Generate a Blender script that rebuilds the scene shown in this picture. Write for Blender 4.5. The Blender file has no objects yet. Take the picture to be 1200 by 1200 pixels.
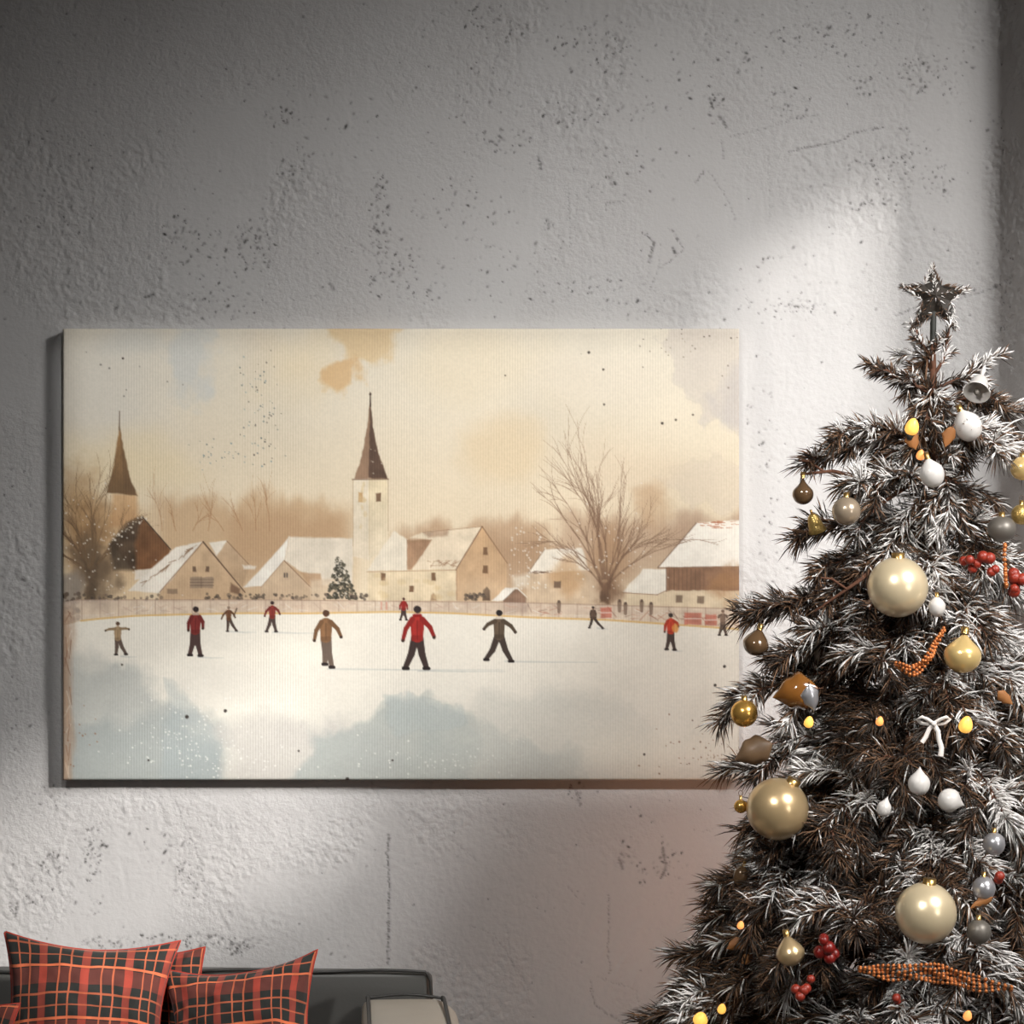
import bpy, bmesh, math, random
import numpy as np
from mathutils import Vector, Matrix, Quaternion

random.seed(7)
rng = np.random.default_rng(7)
scn = bpy.context.scene
COL = scn.collection
PI = math.pi

# ------------------------------------------------------------------ camera
CAM_Y, CAM_Z = -5.5, 1.73
F = 2860.0                       # pixels * metres / metre of depth
cam = bpy.data.cameras.new('camera')
cam.sensor_width = 36.0
cam.lens = 36.0 * F / 1200.0
cam.clip_end = 50
cam_o = bpy.data.objects.new('camera', cam)
cam_o.location = (0, CAM_Y, CAM_Z)
cam_o.rotation_euler = (PI / 2, 0, 0)
COL.objects.link(cam_o)
scn.camera = cam_o


def P(px, py, Y):
    d = Y - CAM_Y
    return Vector(((px - 600) * d / F, Y, CAM_Z - (py - 600) * d / F))


def pxm(Y):
    return F / (Y - CAM_Y)


# ------------------------------------------------------------------ helpers
def srgb2lin(c):
    c = np.asarray(c, dtype=np.float64)
    return np.where(c <= 0.04045, c / 12.92, ((c + 0.055) / 1.055) ** 2.4)


def L(r, g, b):
    v = srgb2lin(np.array([r, g, b]) / 255.0)
    return (float(v[0]), float(v[1]), float(v[2]), 1.0)


def npmesh(name, V, Fc, mats=(), matidx=None, smooth=True):
    """V (n,3), Fc (m,k) all faces with k corners"""
    V = np.asarray(V, dtype=np.float32)
    Fc = np.asarray(Fc, dtype=np.int32)
    me = bpy.data.meshes.new(name)
    m, k = Fc.shape
    me.vertices.add(len(V))
    me.vertices.foreach_set('co', V.ravel())
    me.loops.add(m * k)
    me.loops.foreach_set('vertex_index', Fc.ravel())
    me.polygons.add(m)
    me.polygons.foreach_set('loop_start', np.arange(0, m * k, k, dtype=np.int32))
    me.polygons.foreach_set('loop_total', np.full(m, k, dtype=np.int32))
    for mt in mats:
        me.materials.append(mt)
    if matidx is not None:
        me.polygons.foreach_set('material_index', np.asarray(matidx, dtype=np.int32))
    me.polygons.foreach_set('use_smooth', np.full(m, smooth, dtype=bool))
    me.update(calc_edges=True)
    return me


def link(name, me, parent=None, loc=None):
    o = bpy.data.objects.new(name, me)
    COL.objects.link(o)
    if parent is not None:
        o.parent = parent
    if loc is not None:
        o.location = loc
    return o


def tag(o, label=None, cat=None, group=None, kind=None):
    if label:
        o['label'] = label
    if cat:
        o['category'] = cat
    if group:
        o['group'] = group
    if kind:
        o['kind'] = kind
    return o


def thing(name, label, cat, loc=(0, 0, 0), group=None, rot=None):
    o = bpy.data.objects.new(name, None)
    COL.objects.link(o)
    o.location = loc
    o.empty_display_size = 0.05
    if rot is not None:
        o.rotation_euler = rot
    return tag(o, label, cat, group)


def from_bm(name, bm, mats=(), smooth=True):
    me = bpy.data.meshes.new(name)
    bmesh.ops.recalc_face_normals(bm, faces=bm.faces[:])
    bm.to_mesh(me)
    bm.free()
    for mt in mats:
        me.materials.append(mt)
    me.polygons.foreach_set('use_smooth', np.full(len(me.polygons), smooth, dtype=bool))
    me.update()
    return me


def lathe(profile, seg=32, bump=None):
    """profile [(r,z)...] -> V,F quads (caps closed by tiny radii)"""
    n = len(profile)
    V = []
    for r, z in profile:
        for k in range(seg):
            a = 2 * PI * k / seg
            rr = r * (1 + (bump(a, z) if bump else 0))
            V.append((rr * math.cos(a), rr * math.sin(a), z))
    Fq = []
    for i in range(n - 1):
        for k in range(seg):
            k2 = (k + 1) % seg
            Fq.append((i * seg + k, i * seg + k2, (i + 1) * seg + k2, (i + 1) * seg + k))
    return np.array(V), np.array(Fq)


def tube(points, radii, seg=6):
    """poly-line tube -> V,F"""
    pts = [Vector(p) for p in points]
    n = len(pts)
    if not hasattr(radii, '__len__'):
        radii = [radii] * n
    V, Fq = [], []
    up = Vector((0.31, 0.2, 0.93)).normalized()
    prev = None
    for i in range(n):
        t = (pts[min(i + 1, n - 1)] - pts[max(i - 1, 0)])
        t = t.normalized() if t.length > 1e-9 else Vector((0, 0, 1))
        if prev is None:
            e1 = t.cross(up)
            if e1.length < 1e-3:
                e1 = t.cross(Vector((1, 0, 0)))
            e1.normalize()
        else:
            e1 = prev - t * prev.dot(t)
            e1.normalize()
        prev = e1
        e2 = t.cross(e1)
        for k in range(seg):
            a = 2 * PI * k / seg
            V.append(pts[i] + (e1 * math.cos(a) + e2 * math.sin(a)) * radii[i])
    for i in range(n - 1):
        for k in range(seg):
            k2 = (k + 1) % seg
            Fq.append((i * seg + k, i * seg + k2, (i + 1) * seg + k2, (i + 1) * seg + k))
    return np.array([tuple(v) for v in V]), np.array(Fq)


def join(parts):
    Vs, Fs, off = [], [], 0
    for V, Fq in parts:
        Vs.append(V)
        Fs.append(Fq + off)
        off += len(V)
    return np.vstack(Vs), np.vstack(Fs)


# lattice noise
_lat = np.random.default_rng(99).random((256, 256))


def vnoise(x, y, seed=0):
    x = x + seed * 17.37
    y = y + seed * 9.71
    xi = np.floor(x).astype(int)
    yi = np.floor(y).astype(int)
    fx = x - xi
    fy = y - yi
    fx = fx * fx * (3 - 2 * fx)
    fy = fy * fy * (3 - 2 * fy)
    a = _lat[xi & 255, yi & 255]
    b = _lat[(xi + 1) & 255, yi & 255]
    c = _lat[xi & 255, (yi + 1) & 255]
    d = _lat[(xi + 1) & 255, (yi + 1) & 255]
    return (a * (1 - fx) + b * fx) * (1 - fy) + (c * (1 - fx) + d * fx) * fy


def fbm(x, y, oct=4, seed=0):
    s, amp, tot = 0.0, 1.0, 0.0
    for k in range(oct):
        s = s + amp * vnoise(x * 2 ** k, y * 2 ** k, seed + 3 * k)
        tot += amp
        amp *= 0.5
    return s / tot


def sstep(a, b, x):
    t = np.clip((x - a) / (b - a), 0, 1)
    return t * t * (3 - 2 * t)


# ------------------------------------------------------------------ materials
def newmat(name):
    m = bpy.data.materials.new(name)
    m.use_nodes = True
    nt = m.node_tree
    b = nt.nodes['Principled BSDF']
    return m, nt, b


def setp(b, **kw):
    for k, v in kw.items():
        b.inputs[k.replace('_', ' ')].default_value = v


def simple(name, col, rough=0.6, metal=0.0, noise=0.12, scale=30.0, bump=0.0, bscale=80.0, **kw):
    m, nt, b = newmat(name)
    tc = nt.nodes.new('ShaderNodeTexCoord')
    nz = nt.nodes.new('ShaderNodeTexNoise')
    nz.inputs['Scale'].default_value = scale
    nz.inputs['Detail'].default_value = 4
    nt.links.new(tc.outputs['Object'], nz.inputs['Vector'])
    mx = nt.nodes.new('ShaderNodeMix')
    mx.data_type = 'RGBA'
    mx.inputs['A'].default_value = tuple(c * (1 - noise) for c in col[:3]) + (1,)
    mx.inputs['B'].default_value = tuple(min(1, c * (1 + noise)) for c in col[:3]) + (1,)
    nt.links.new(nz.outputs['Fac'], mx.inputs['Factor'])
    nt.links.new(mx.outputs['Result'], b.inputs['Base Color'])
    b.inputs['Roughness'].default_value = rough
    b.inputs['Metallic'].default_value = metal
    if bump:
        n2 = nt.nodes.new('ShaderNodeTexNoise')
        n2.inputs['Scale'].default_value = bscale
        n2.inputs['Detail'].default_value = 3
        nt.links.new(tc.outputs['Object'], n2.inputs['Vector'])
        bp = nt.nodes.new('ShaderNodeBump')
        bp.inputs['Strength'].default_value = bump
        bp.inputs['Distance'].default_value = 0.002
        nt.links.new(n2.outputs['Fac'], bp.inputs['Height'])
        nt.links.new(bp.outputs['Normal'], b.inputs['Normal'])
    for k, v in kw.items():
        b.inputs[k.replace('_', ' ')].default_value = v
    return m


def plaster_mat():
    m, nt, b = newmat('plaster')
    N = nt.nodes
    tc = N.new('ShaderNodeTexCoord')
    n1 = N.new('ShaderNodeTexNoise')
    n1.inputs['Scale'].default_value = 1.8
    n1.inputs['Detail'].default_value = 6
    nt.links.new(tc.outputs['Object'], n1.inputs['Vector'])
    r1 = N.new('ShaderNodeValToRGB')
    r1.color_ramp.elements[0].position = 0.3
    r1.color_ramp.elements[0].color = (0.405, 0.392, 0.382, 1)
    r1.color_ramp.elements[1].position = 0.7
    r1.color_ramp.elements[1].color = (0.455, 0.445, 0.437, 1)
    nt.links.new(n1.outputs['Fac'], r1.inputs['Fac'])
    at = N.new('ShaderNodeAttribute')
    at.attribute_name = 'mark_shade'
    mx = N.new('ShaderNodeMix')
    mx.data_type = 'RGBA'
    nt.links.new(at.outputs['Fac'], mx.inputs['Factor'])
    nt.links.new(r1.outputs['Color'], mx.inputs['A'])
    mx.inputs['B'].default_value = (0.035, 0.032, 0.03, 1)  # near black for marks and for shade painted into pits
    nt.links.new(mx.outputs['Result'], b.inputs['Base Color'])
    b.inputs['Roughness'].default_value = 0.85
    b.inputs['Specular IOR Level'].default_value = 0.2
    n2 = N.new('ShaderNodeTexNoise')
    n2.inputs['Scale'].default_value = 130
    n2.inputs['Detail'].default_value = 5
    n2.inputs['Roughness'].default_value = 0.6
    nt.links.new(tc.outputs['Object'], n2.inputs['Vector'])
    bp = N.new('ShaderNodeBump')
    a2 = N.new('ShaderNodeAttribute')
    a2.attribute_name = 'coarse'
    nt.links.new(a2.outputs['Fac'], bp.inputs['Strength'])
    bp.inputs['Distance'].default_value = 0.003
    nt.links.new(n2.outputs['Fac'], bp.inputs['Height'])
    nt.links.new(bp.outputs['Normal'], b.inputs['Normal'])
    return m


def paint_mat(name):
    m, nt, b = newmat(name)
    N = nt.nodes
    at = N.new('ShaderNodeAttribute')
    at.attribute_name = 'paint'
    nt.links.new(at.outputs['Color'], b.inputs['Base Color'])
    b.inputs['Roughness'].default_value = 0.8
    b.inputs['Specular IOR Level'].default_value = 0.15
    tc = N.new('ShaderNodeTexCoord')
    w = N.new('ShaderNodeTexWave')
    w.bands_direction = 'X'
    w.inputs['Scale'].default_value = 52
    w.inputs['Distortion'].default_value = 0.6
    w.inputs['Detail'].default_value = 2
    nt.links.new(tc.outputs['Object'], w.inputs['Vector'])
    n2 = N.new('ShaderNodeTexNoise')
    n2.inputs['Scale'].default_value = 400
    nt.links.new(tc.outputs['Object'], n2.inputs['Vector'])
    ad = N.new('ShaderNodeMath')
    ad.operation = 'ADD'
    nt.links.new(w.outputs['Fac'], ad.inputs[0])
    nt.links.new(n2.outputs['Fac'], ad.inputs[1])
    bp = N.new('ShaderNodeBump')
    bp.inputs['Strength'].default_value = 0.12
    bp.inputs['Distance'].default_value = 0.001
    nt.links.new(ad.outputs[0], bp.inputs['Height'])
    nt.links.new(bp.outputs['Normal'], b.inputs['Normal'])
    return m


def plaid_mat(name, su=1.0, sv=1.0, ou=0.0, ov=0.0):
    m, nt, b = newmat(name)
    N = nt.nodes
    uv = N.new('ShaderNodeUVMap')
    uv.uv_map = 'weave'
    sep = N.new('ShaderNodeSeparateXYZ')
    nt.links.new(uv.outputs['UV'], sep.inputs[0])

    def stripes(sock, mul, off, stops):
        a = N.new('ShaderNodeMath')
        a.operation = 'MULTIPLY_ADD'
        a.inputs[1].default_value = mul
        a.inputs[2].default_value = off + 10
        nt.links.new(sock, a.inputs[0])
        f = N.new('ShaderNodeMath')
        f.operation = 'FRACT'
        nt.links.new(a.outputs[0], f.inputs[0])
        r = N.new('ShaderNodeValToRGB')
        r.color_ramp.interpolation = 'CONSTANT'
        els = r.color_ramp.elements
        els[0].position = 0
        els[0].color = (stops[0][1],) * 3 + (1,)
        els[1].position = stops[1][0]
        els[1].color = (stops[1][1],) * 3 + (1,)
        for p, v in stops[2:]:
            e = els.new(p)
            e.color = (v,) * 3 + (1,)
        nt.links.new(f.outputs[0], r.inputs['Fac'])
        return r.outputs['Color']
    bandu = [(0, 1), (0.19, 0), (0.9, 0)]
    bandv = [(0, 0.0), (0.30, 0.4), (0.62, 0.0)]
    fineu = [(0, 0), (0.46, 0.6), (0.50, 0), (0.73, 0.6), (0.77, 0)]
    finev = [(0, 0), (0.10, 0.5), (0.14, 0), (0.64, 0.9), (0.69, 0), (0.88, 0.45), (0.91, 0)]
    bu = stripes(sep.outputs[0], 4.1 * su, ou, bandu)
    bv = stripes(sep.outputs[1], 3.0 * sv, ov, bandv)
    fu = stripes(sep.outputs[0], 4.1 * su, ou, fineu)
    fv = stripes(sep.outputs[1], 3.0 * sv, ov, finev)
    av = N.new('ShaderNodeMix')
    av.data_type = 'FLOAT'
    av.inputs['Factor'].default_value = 0.5
    nt.links.new(bu, av.inputs['A'])
    nt.links.new(bv, av.inputs['B'])
    r = N.new('ShaderNodeValToRGB')
    e = r.color_ramp.elements
    e[0].position = 0
    e[0].color = L(32, 32, 28)
    e[1].position = 1
    e[1].color = L(200, 70, 50)
    x = e.new(0.5)
    x.color = L(140, 58, 44)
    nt.links.new(av.outputs['Result'], r.inputs['Fac'])
    mxm = N.new('ShaderNodeMath')
    mxm.operation = 'MAXIMUM'
    nt.links.new(fu, mxm.inputs[0])
    nt.links.new(fv, mxm.inputs[1])
    mx = N.new('ShaderNodeMix')
    mx.data_type = 'RGBA'
    nt.links.new(mxm.outputs[0], mx.inputs['Factor'])
    nt.links.new(r.outputs['Color'], mx.inputs['A'])
    mx.inputs['B'].default_value = L(226, 116, 74)
    nz = N.new('ShaderNodeTexNoise')
    nz.inputs['Scale'].default_value = 25
    nz.inputs['Detail'].default_value = 5
    tc = N.new('ShaderNodeTexCoord')
    nt.links.new(tc.outputs['Object'], nz.inputs['Vector'])
    hs = N.new('ShaderNodeHueSaturation')
    nt.links.new(mx.outputs['Result'], hs.inputs['Color'])
    mr = N.new('ShaderNodeMapRange')
    mr.inputs['From Min'].default_value = 0.3
    mr.inputs['From Max'].default_value = 0.7
    mr.inputs['To Min'].default_value = 0.75
    mr.inputs['To Max'].default_value = 1.15
    nt.links.new(nz.outputs['Fac'], mr.inputs['Value'])
    nt.links.new(mr.outputs['Result'], hs.inputs['Value'])
    nt.links.new(hs.outputs['Color'], b.inputs['Base Color'])
    b.inputs['Roughness'].default_value = 0.85
    b.inputs['Sheen Weight'].default_value = 0.1
    n2 = N.new('ShaderNodeTexNoise')
    n2.inputs['Scale'].default_value = 300
    nt.links.new(tc.outputs['Object'], n2.inputs['Vector'])
    bp = N.new('ShaderNodeBump')
    bp.inputs['Strength'].default_value = 0.15
    bp.inputs['Distance'].default_value = 0.002
    nt.links.new(n2.outputs['Fac'], bp.inputs['Height'])
    nt.links.new(bp.outputs['Normal'], b.inputs['Normal'])
    return m


def glow(name, col, strength):
    m, nt, b = newmat(name)
    tc = nt.nodes.new('ShaderNodeTexCoord')
    nz = nt.nodes.new('ShaderNodeTexNoise')
    nz.inputs['Scale'].default_value = 60
    nt.links.new(tc.outputs['Object'], nz.inputs['Vector'])
    mr = nt.nodes.new('ShaderNodeMapRange')
    mr.inputs['To Min'].default_value = strength * 0.6
    mr.inputs['To Max'].default_value = strength * 1.3
    nt.links.new(nz.outputs['Fac'], mr.inputs['Value'])
    setp(b, Base_Color=col, Roughness=0.4, Emission_Color=col)
    nt.links.new(mr.outputs['Result'], b.inputs['Emission Strength'])
    return m


M = {}
M['plaster'] = plaster_mat()
M['floor'] = simple('floor_wood', L(110, 102, 94), 0.5, noise=0.25, scale=6)
M['ceiling'] = simple('ceiling_paint', L(165, 164, 164), 0.9, noise=0.04, scale=3)
M['roomwall'] = simple('room_paint', L(148, 148, 149), 0.9, noise=0.06, scale=3, bump=0.1)
M['canvas'] = paint_mat('canvas_paint')
M['sofa'] = simple('sofa_leather', L(66, 65, 62), 0.5, noise=0.12, scale=9, bump=0.12, bscale=160)
M['sofa_arm'] = simple('sofa_arm_leather', L(150, 142, 130), 0.5, noise=0.08, scale=12, bump=0.1, bscale=120)
M['piping'] = simple('piping_leather', L(40, 39, 37), 0.5, noise=0.1)
M['bark'] = simple('bark', L(92, 58, 40), 0.9, noise=0.35, scale=60, bump=0.5, bscale=120)
M['needle'] = simple('needle_dark', L(58, 48, 40), 0.6, noise=0.4, scale=18)
M['needle_brown'] = simple('needle_brown', L(114, 84, 60), 0.65, noise=0.35, scale=18)
M['frost'] = simple('needle_frosted', L(226, 222, 218), 0.8, noise=0.08, scale=25)
M['pearl'] = simple('pearl_champagne', L(232, 212, 174), 0.30, metal=0.45, noise=0.05, scale=14, Coat_Weight=0.5, Coat_Roughness=0.2)
M['pearl_gold'] = simple('pearl_antique_gold', L(206, 178, 134), 0.28, metal=0.6, noise=0.12, scale=14, Coat_Weight=0.5, Coat_Roughness=0.15)
M['gold'] = simple('gold_gloss', L(222, 172, 88), 0.22, metal=0.8, noise=0.06, scale=20)
M['gold_pale'] = simple('gold_pale', L(240, 206, 138), 0.25, metal=0.5, noise=0.05, scale=20, Coat_Weight=0.4)
M['amber'] = simple('amber_glass', L(122, 78, 34), 0.12, noise=0.3, scale=25, Coat_Weight=0.7, Coat_Roughness=0.05)
M['brown_glass'] = simple('brown_glass', L(104, 80, 56), 0.1, noise=0.25, scale=25, metal=0.3, Coat_Weight=0.8, Coat_Roughness=0.04)
M['taupe'] = simple('taupe_pearl', L(168, 150, 128), 0.25, metal=0.45, noise=0.08, scale=20, Coat_Weight=0.4)
M['white_ceramic'] = simple('white_ceramic', L(208, 203, 197), 0.35, noise=0.05, scale=20, Coat_Weight=0.3)
M['silver'] = simple('silver_satin', L(190, 188, 190), 0.28, metal=0.7, noise=0.1, scale=22)
M['pewter'] = simple('pewter', L(112, 106, 98), 0.45, metal=0.4, noise=0.1, scale=22)
M['cap'] = simple('cap_metal', L(186, 150, 92), 0.3, metal=0.9, noise=0.1)
M['thread'] = simple('thread', L(90, 78, 66), 0.8)
M['copper'] = simple('copper_bead', L(190, 112, 58), 0.35, metal=0.35, noise=0.25, scale=60)
M['berry'] = simple('berry_red', L(142, 46, 30), 0.4, noise=0.25, scale=40, bump=0.4, bscale=200)
M['berry_dark'] = simple('berry_dark', L(120, 26, 20), 0.35, noise=0.25, scale=40, bump=0.4, bscale=200)
M['leaf_dry'] = simple('leaf_dry', L(150, 98, 52), 0.6, noise=0.3, scale=25, bump=0.3)
M['pod'] = simple('pod_brown', L(110, 86, 62), 0.5, noise=0.35, scale=30, bump=0.3)
M['glitter'] = simple('gold_glitter', L(200, 168, 100), 0.3, metal=0.7, noise=0.4, scale=200, bump=0.8, bscale=300)
M['ribbon'] = simple('ribbon_white', L(228, 220, 212), 0.6, noise=0.05)
M['bulb'] = glow('bulb_glow', (1.0, 0.52, 0.10, 1), 0.85)
M['bulb_orange'] = glow('bulb_orange_glow', (1.0, 0.36, 0.10, 1), 0.9)
M['wire'] = simple('wire_dark', L(40, 40, 34), 0.6)
M['star'] = simple('star_frame', L(50, 44, 38), 0.5, noise=0.3, scale=60, bump=0.6, bscale=150)
M['metal_dark'] = simple('stand_metal', L(40, 40, 42), 0.45, metal=0.6)

# ------------------------------------------------------------------ the room
CORNER = (1172 - 600) / 520.0      # x of the room corner on the back wall
ROOM_W, ROOM_L, ROOM_F, ROOM_H = 2.8, -2.6, -6.3, 4.2

pits_rng = random.Random(5)
CLUST = [  # cx, cy, rx, ry, n
    (570, 25, 26, 22, 26), (608, 38, 22, 18, 22), (690, 45, 55, 30, 40), (660, 130, 60, 20, 30), (590, 165, 36, 16, 34),
    (445, 255, 14, 55, 70), (475, 325, 50, 35, 60), (300, 285, 26, 34, 60), (245, 300, 55, 35, 60), (205, 270, 20, 18, 26),
    (255, 355, 60, 20, 40), (345, 200, 22, 26, 26), (330, 138, 26, 14, 22), (60, 250, 60, 30, 30), (90, 175, 60, 40, 20),
    (840, 128, 10, 22, 16), (720, 130, 50, 14, 24), (700, 60, 40, 30, 26), (640, 262, 10, 8, 8), (1005, 190, 20, 16, 10),
    (925, 120, 28, 24, 34), (940, 45, 40, 25, 34), (1015, 95, 30, 20, 24), (1080, 85, 30, 25, 40), (1105, 95, 40, 35, 30),
    (1060, 200, 40, 50, 60), (1105, 215, 14, 25, 16), (1010, 240, 16, 8, 16), (940, 360, 34, 10, 26), (900, 340, 80, 40, 24),
    (105, 1015, 14, 24, 26), (40, 1035, 26, 26, 22), (65, 1010, 16, 14, 20), (112, 985, 14, 24, 20), (60, 935, 45, 16, 20),
    (280, 1112, 14, 8, 40), (220, 1030, 20, 26, 24), (200, 990, 40, 30, 20), (200, 1105, 120, 10, 110), (100, 1060, 30, 16, 10),
    (675, 925, 10, 14, 12), (735, 1000, 14, 24, 12), (750, 1025, 10, 14, 10), (785, 1010, 24, 24, 20), (890, 500, 18, 60, 16),
    (900, 620, 20, 80, 18), (1180, 330, 20, 60, 26), (1172, 160, 14, 30, 14), (20, 620, 18, 120, 20), (25, 820, 20, 80, 14),
    (725, 200, 60, 40, 30), (780, 90, 60, 40, 26), (540, 250, 60, 40, 30), (600, 320, 60, 40, 26), (745, 350, 40, 26, 20),
    (690, 340, 30, 20, 14), (400, 150, 60, 50, 20), (540, 100, 60, 40, 20), (1010, 40, 60, 30, 30), (870, 60, 50, 40, 34),
]
CRACKS = [  # polyline, width, darkness
    ([(455, 978), (454, 1000), (456, 1040), (455, 1080), (454, 1132)], 1.5, 0.75),
    ([(925, 177), (950, 172), (985, 165), (998, 156), (1035, 149)], 1.2, 0.6),
    ([(855, 160), (890, 152), (912, 145), (935, 137), (960, 135)], 1.0, 0.4),
    ([(752, 272), (757, 275), (763, 281), (765, 289)], 1.2, 0.8), ([(766, 284), (763, 297), (759, 308)], 1.6, 0.7), ([(775, 285), (772, 312), (766, 330)], 0.8, 0.3),
    ([(784, 268), (790, 272), (796, 284)], 1.3, 0.7), ([(797, 284), (801, 292), (790, 302)], 1.0, 0.6), ([(788, 304), (779, 310), (772, 315)], 0.9, 0.5), ([(790, 292), (793, 297)], 1.8, 0.8),
    ([(760, 300), (766, 285), (758, 330)], 0.9, 0.3),
    ([(832, 115), (836, 128)], 1.8, 0.8), ([(842, 135), (852, 150)], 2.0, 0.6),
    ([(713, 1050), (714, 1085), (712, 1110), (715, 1142)], 1.1, 0.5),
    ([(205, 938), (215, 965), (228, 990), (237, 1022)], 1.0, 0.45), ([(10, 1058), (18, 1074), (20, 1056)], 1.5, 0.8),
    ([(1050, 370), (1075, 359), (1120, 352)], 1.3, 0.7), ([(1120, 352), (1200, 326)], 1.2, 0.5),
    ([(830, 200), (850, 230), (862, 255)], 0.9, 0.4), ([(845, 165), (848, 186)], 1.2, 0.45), ([(814, 215), (825, 200)], 1.3, 0.6),
    ([(665, 215), (668, 260), (668, 290)], 0.9, 0.4), ([(676, 228), (674, 270)], 0.8, 0.3), ([(710, 239), (730, 236)], 1.2, 0.4),
    ([(405, 275), (440, 300), (455, 345), (456, 375)], 0.9, 0.3), ([(386, 332), (392, 340)], 2.0, 0.8),
    ([(530, 985), (560, 1010)], 1.0, 0.25), ([(550, 1085), (580, 1095), (620, 1160)], 0.9, 0.3),
    ([(665, 1040), (685, 1060)], 1.0, 0.3), ([(592, 1080), (600, 1130), (610, 1150)], 0.9, 0.3),
    ([(900, 180), (902, 260)], 0.8, 0.25), ([(868, 330), (880, 360)], 0.8, 0.3), ([(1000, 370), (985, 390)], 0.8, 0.3),
    ([(692, 1150), (697, 1178), (730, 1200)], 1.2, 0.5), ([(700, 1145), (745, 1160), (752, 1195)], 1.0, 0.3),
    ([(777, 995), (780, 1015), (775, 1030)], 2.2, 0.55), ([(676, 928), (680, 945)], 2.0, 0.5), ([(725, 1005), (730, 1020)], 2.0, 0.55),
    ([(1030, 690), (1033, 705)], 1.0, 0.2), ([(600, 200), (575, 190), (550, 180)], 0.9, 0.3), ([(630, 182), (634, 200)], 1.6, 0.7),
    ([(1015, 312), (1003, 330)], 0.8, 0.25), ([(178, 345), (168, 350)], 2.0, 0.7), ([(890, 960), (822, 975)], 0.9, 0.3),
]


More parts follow.
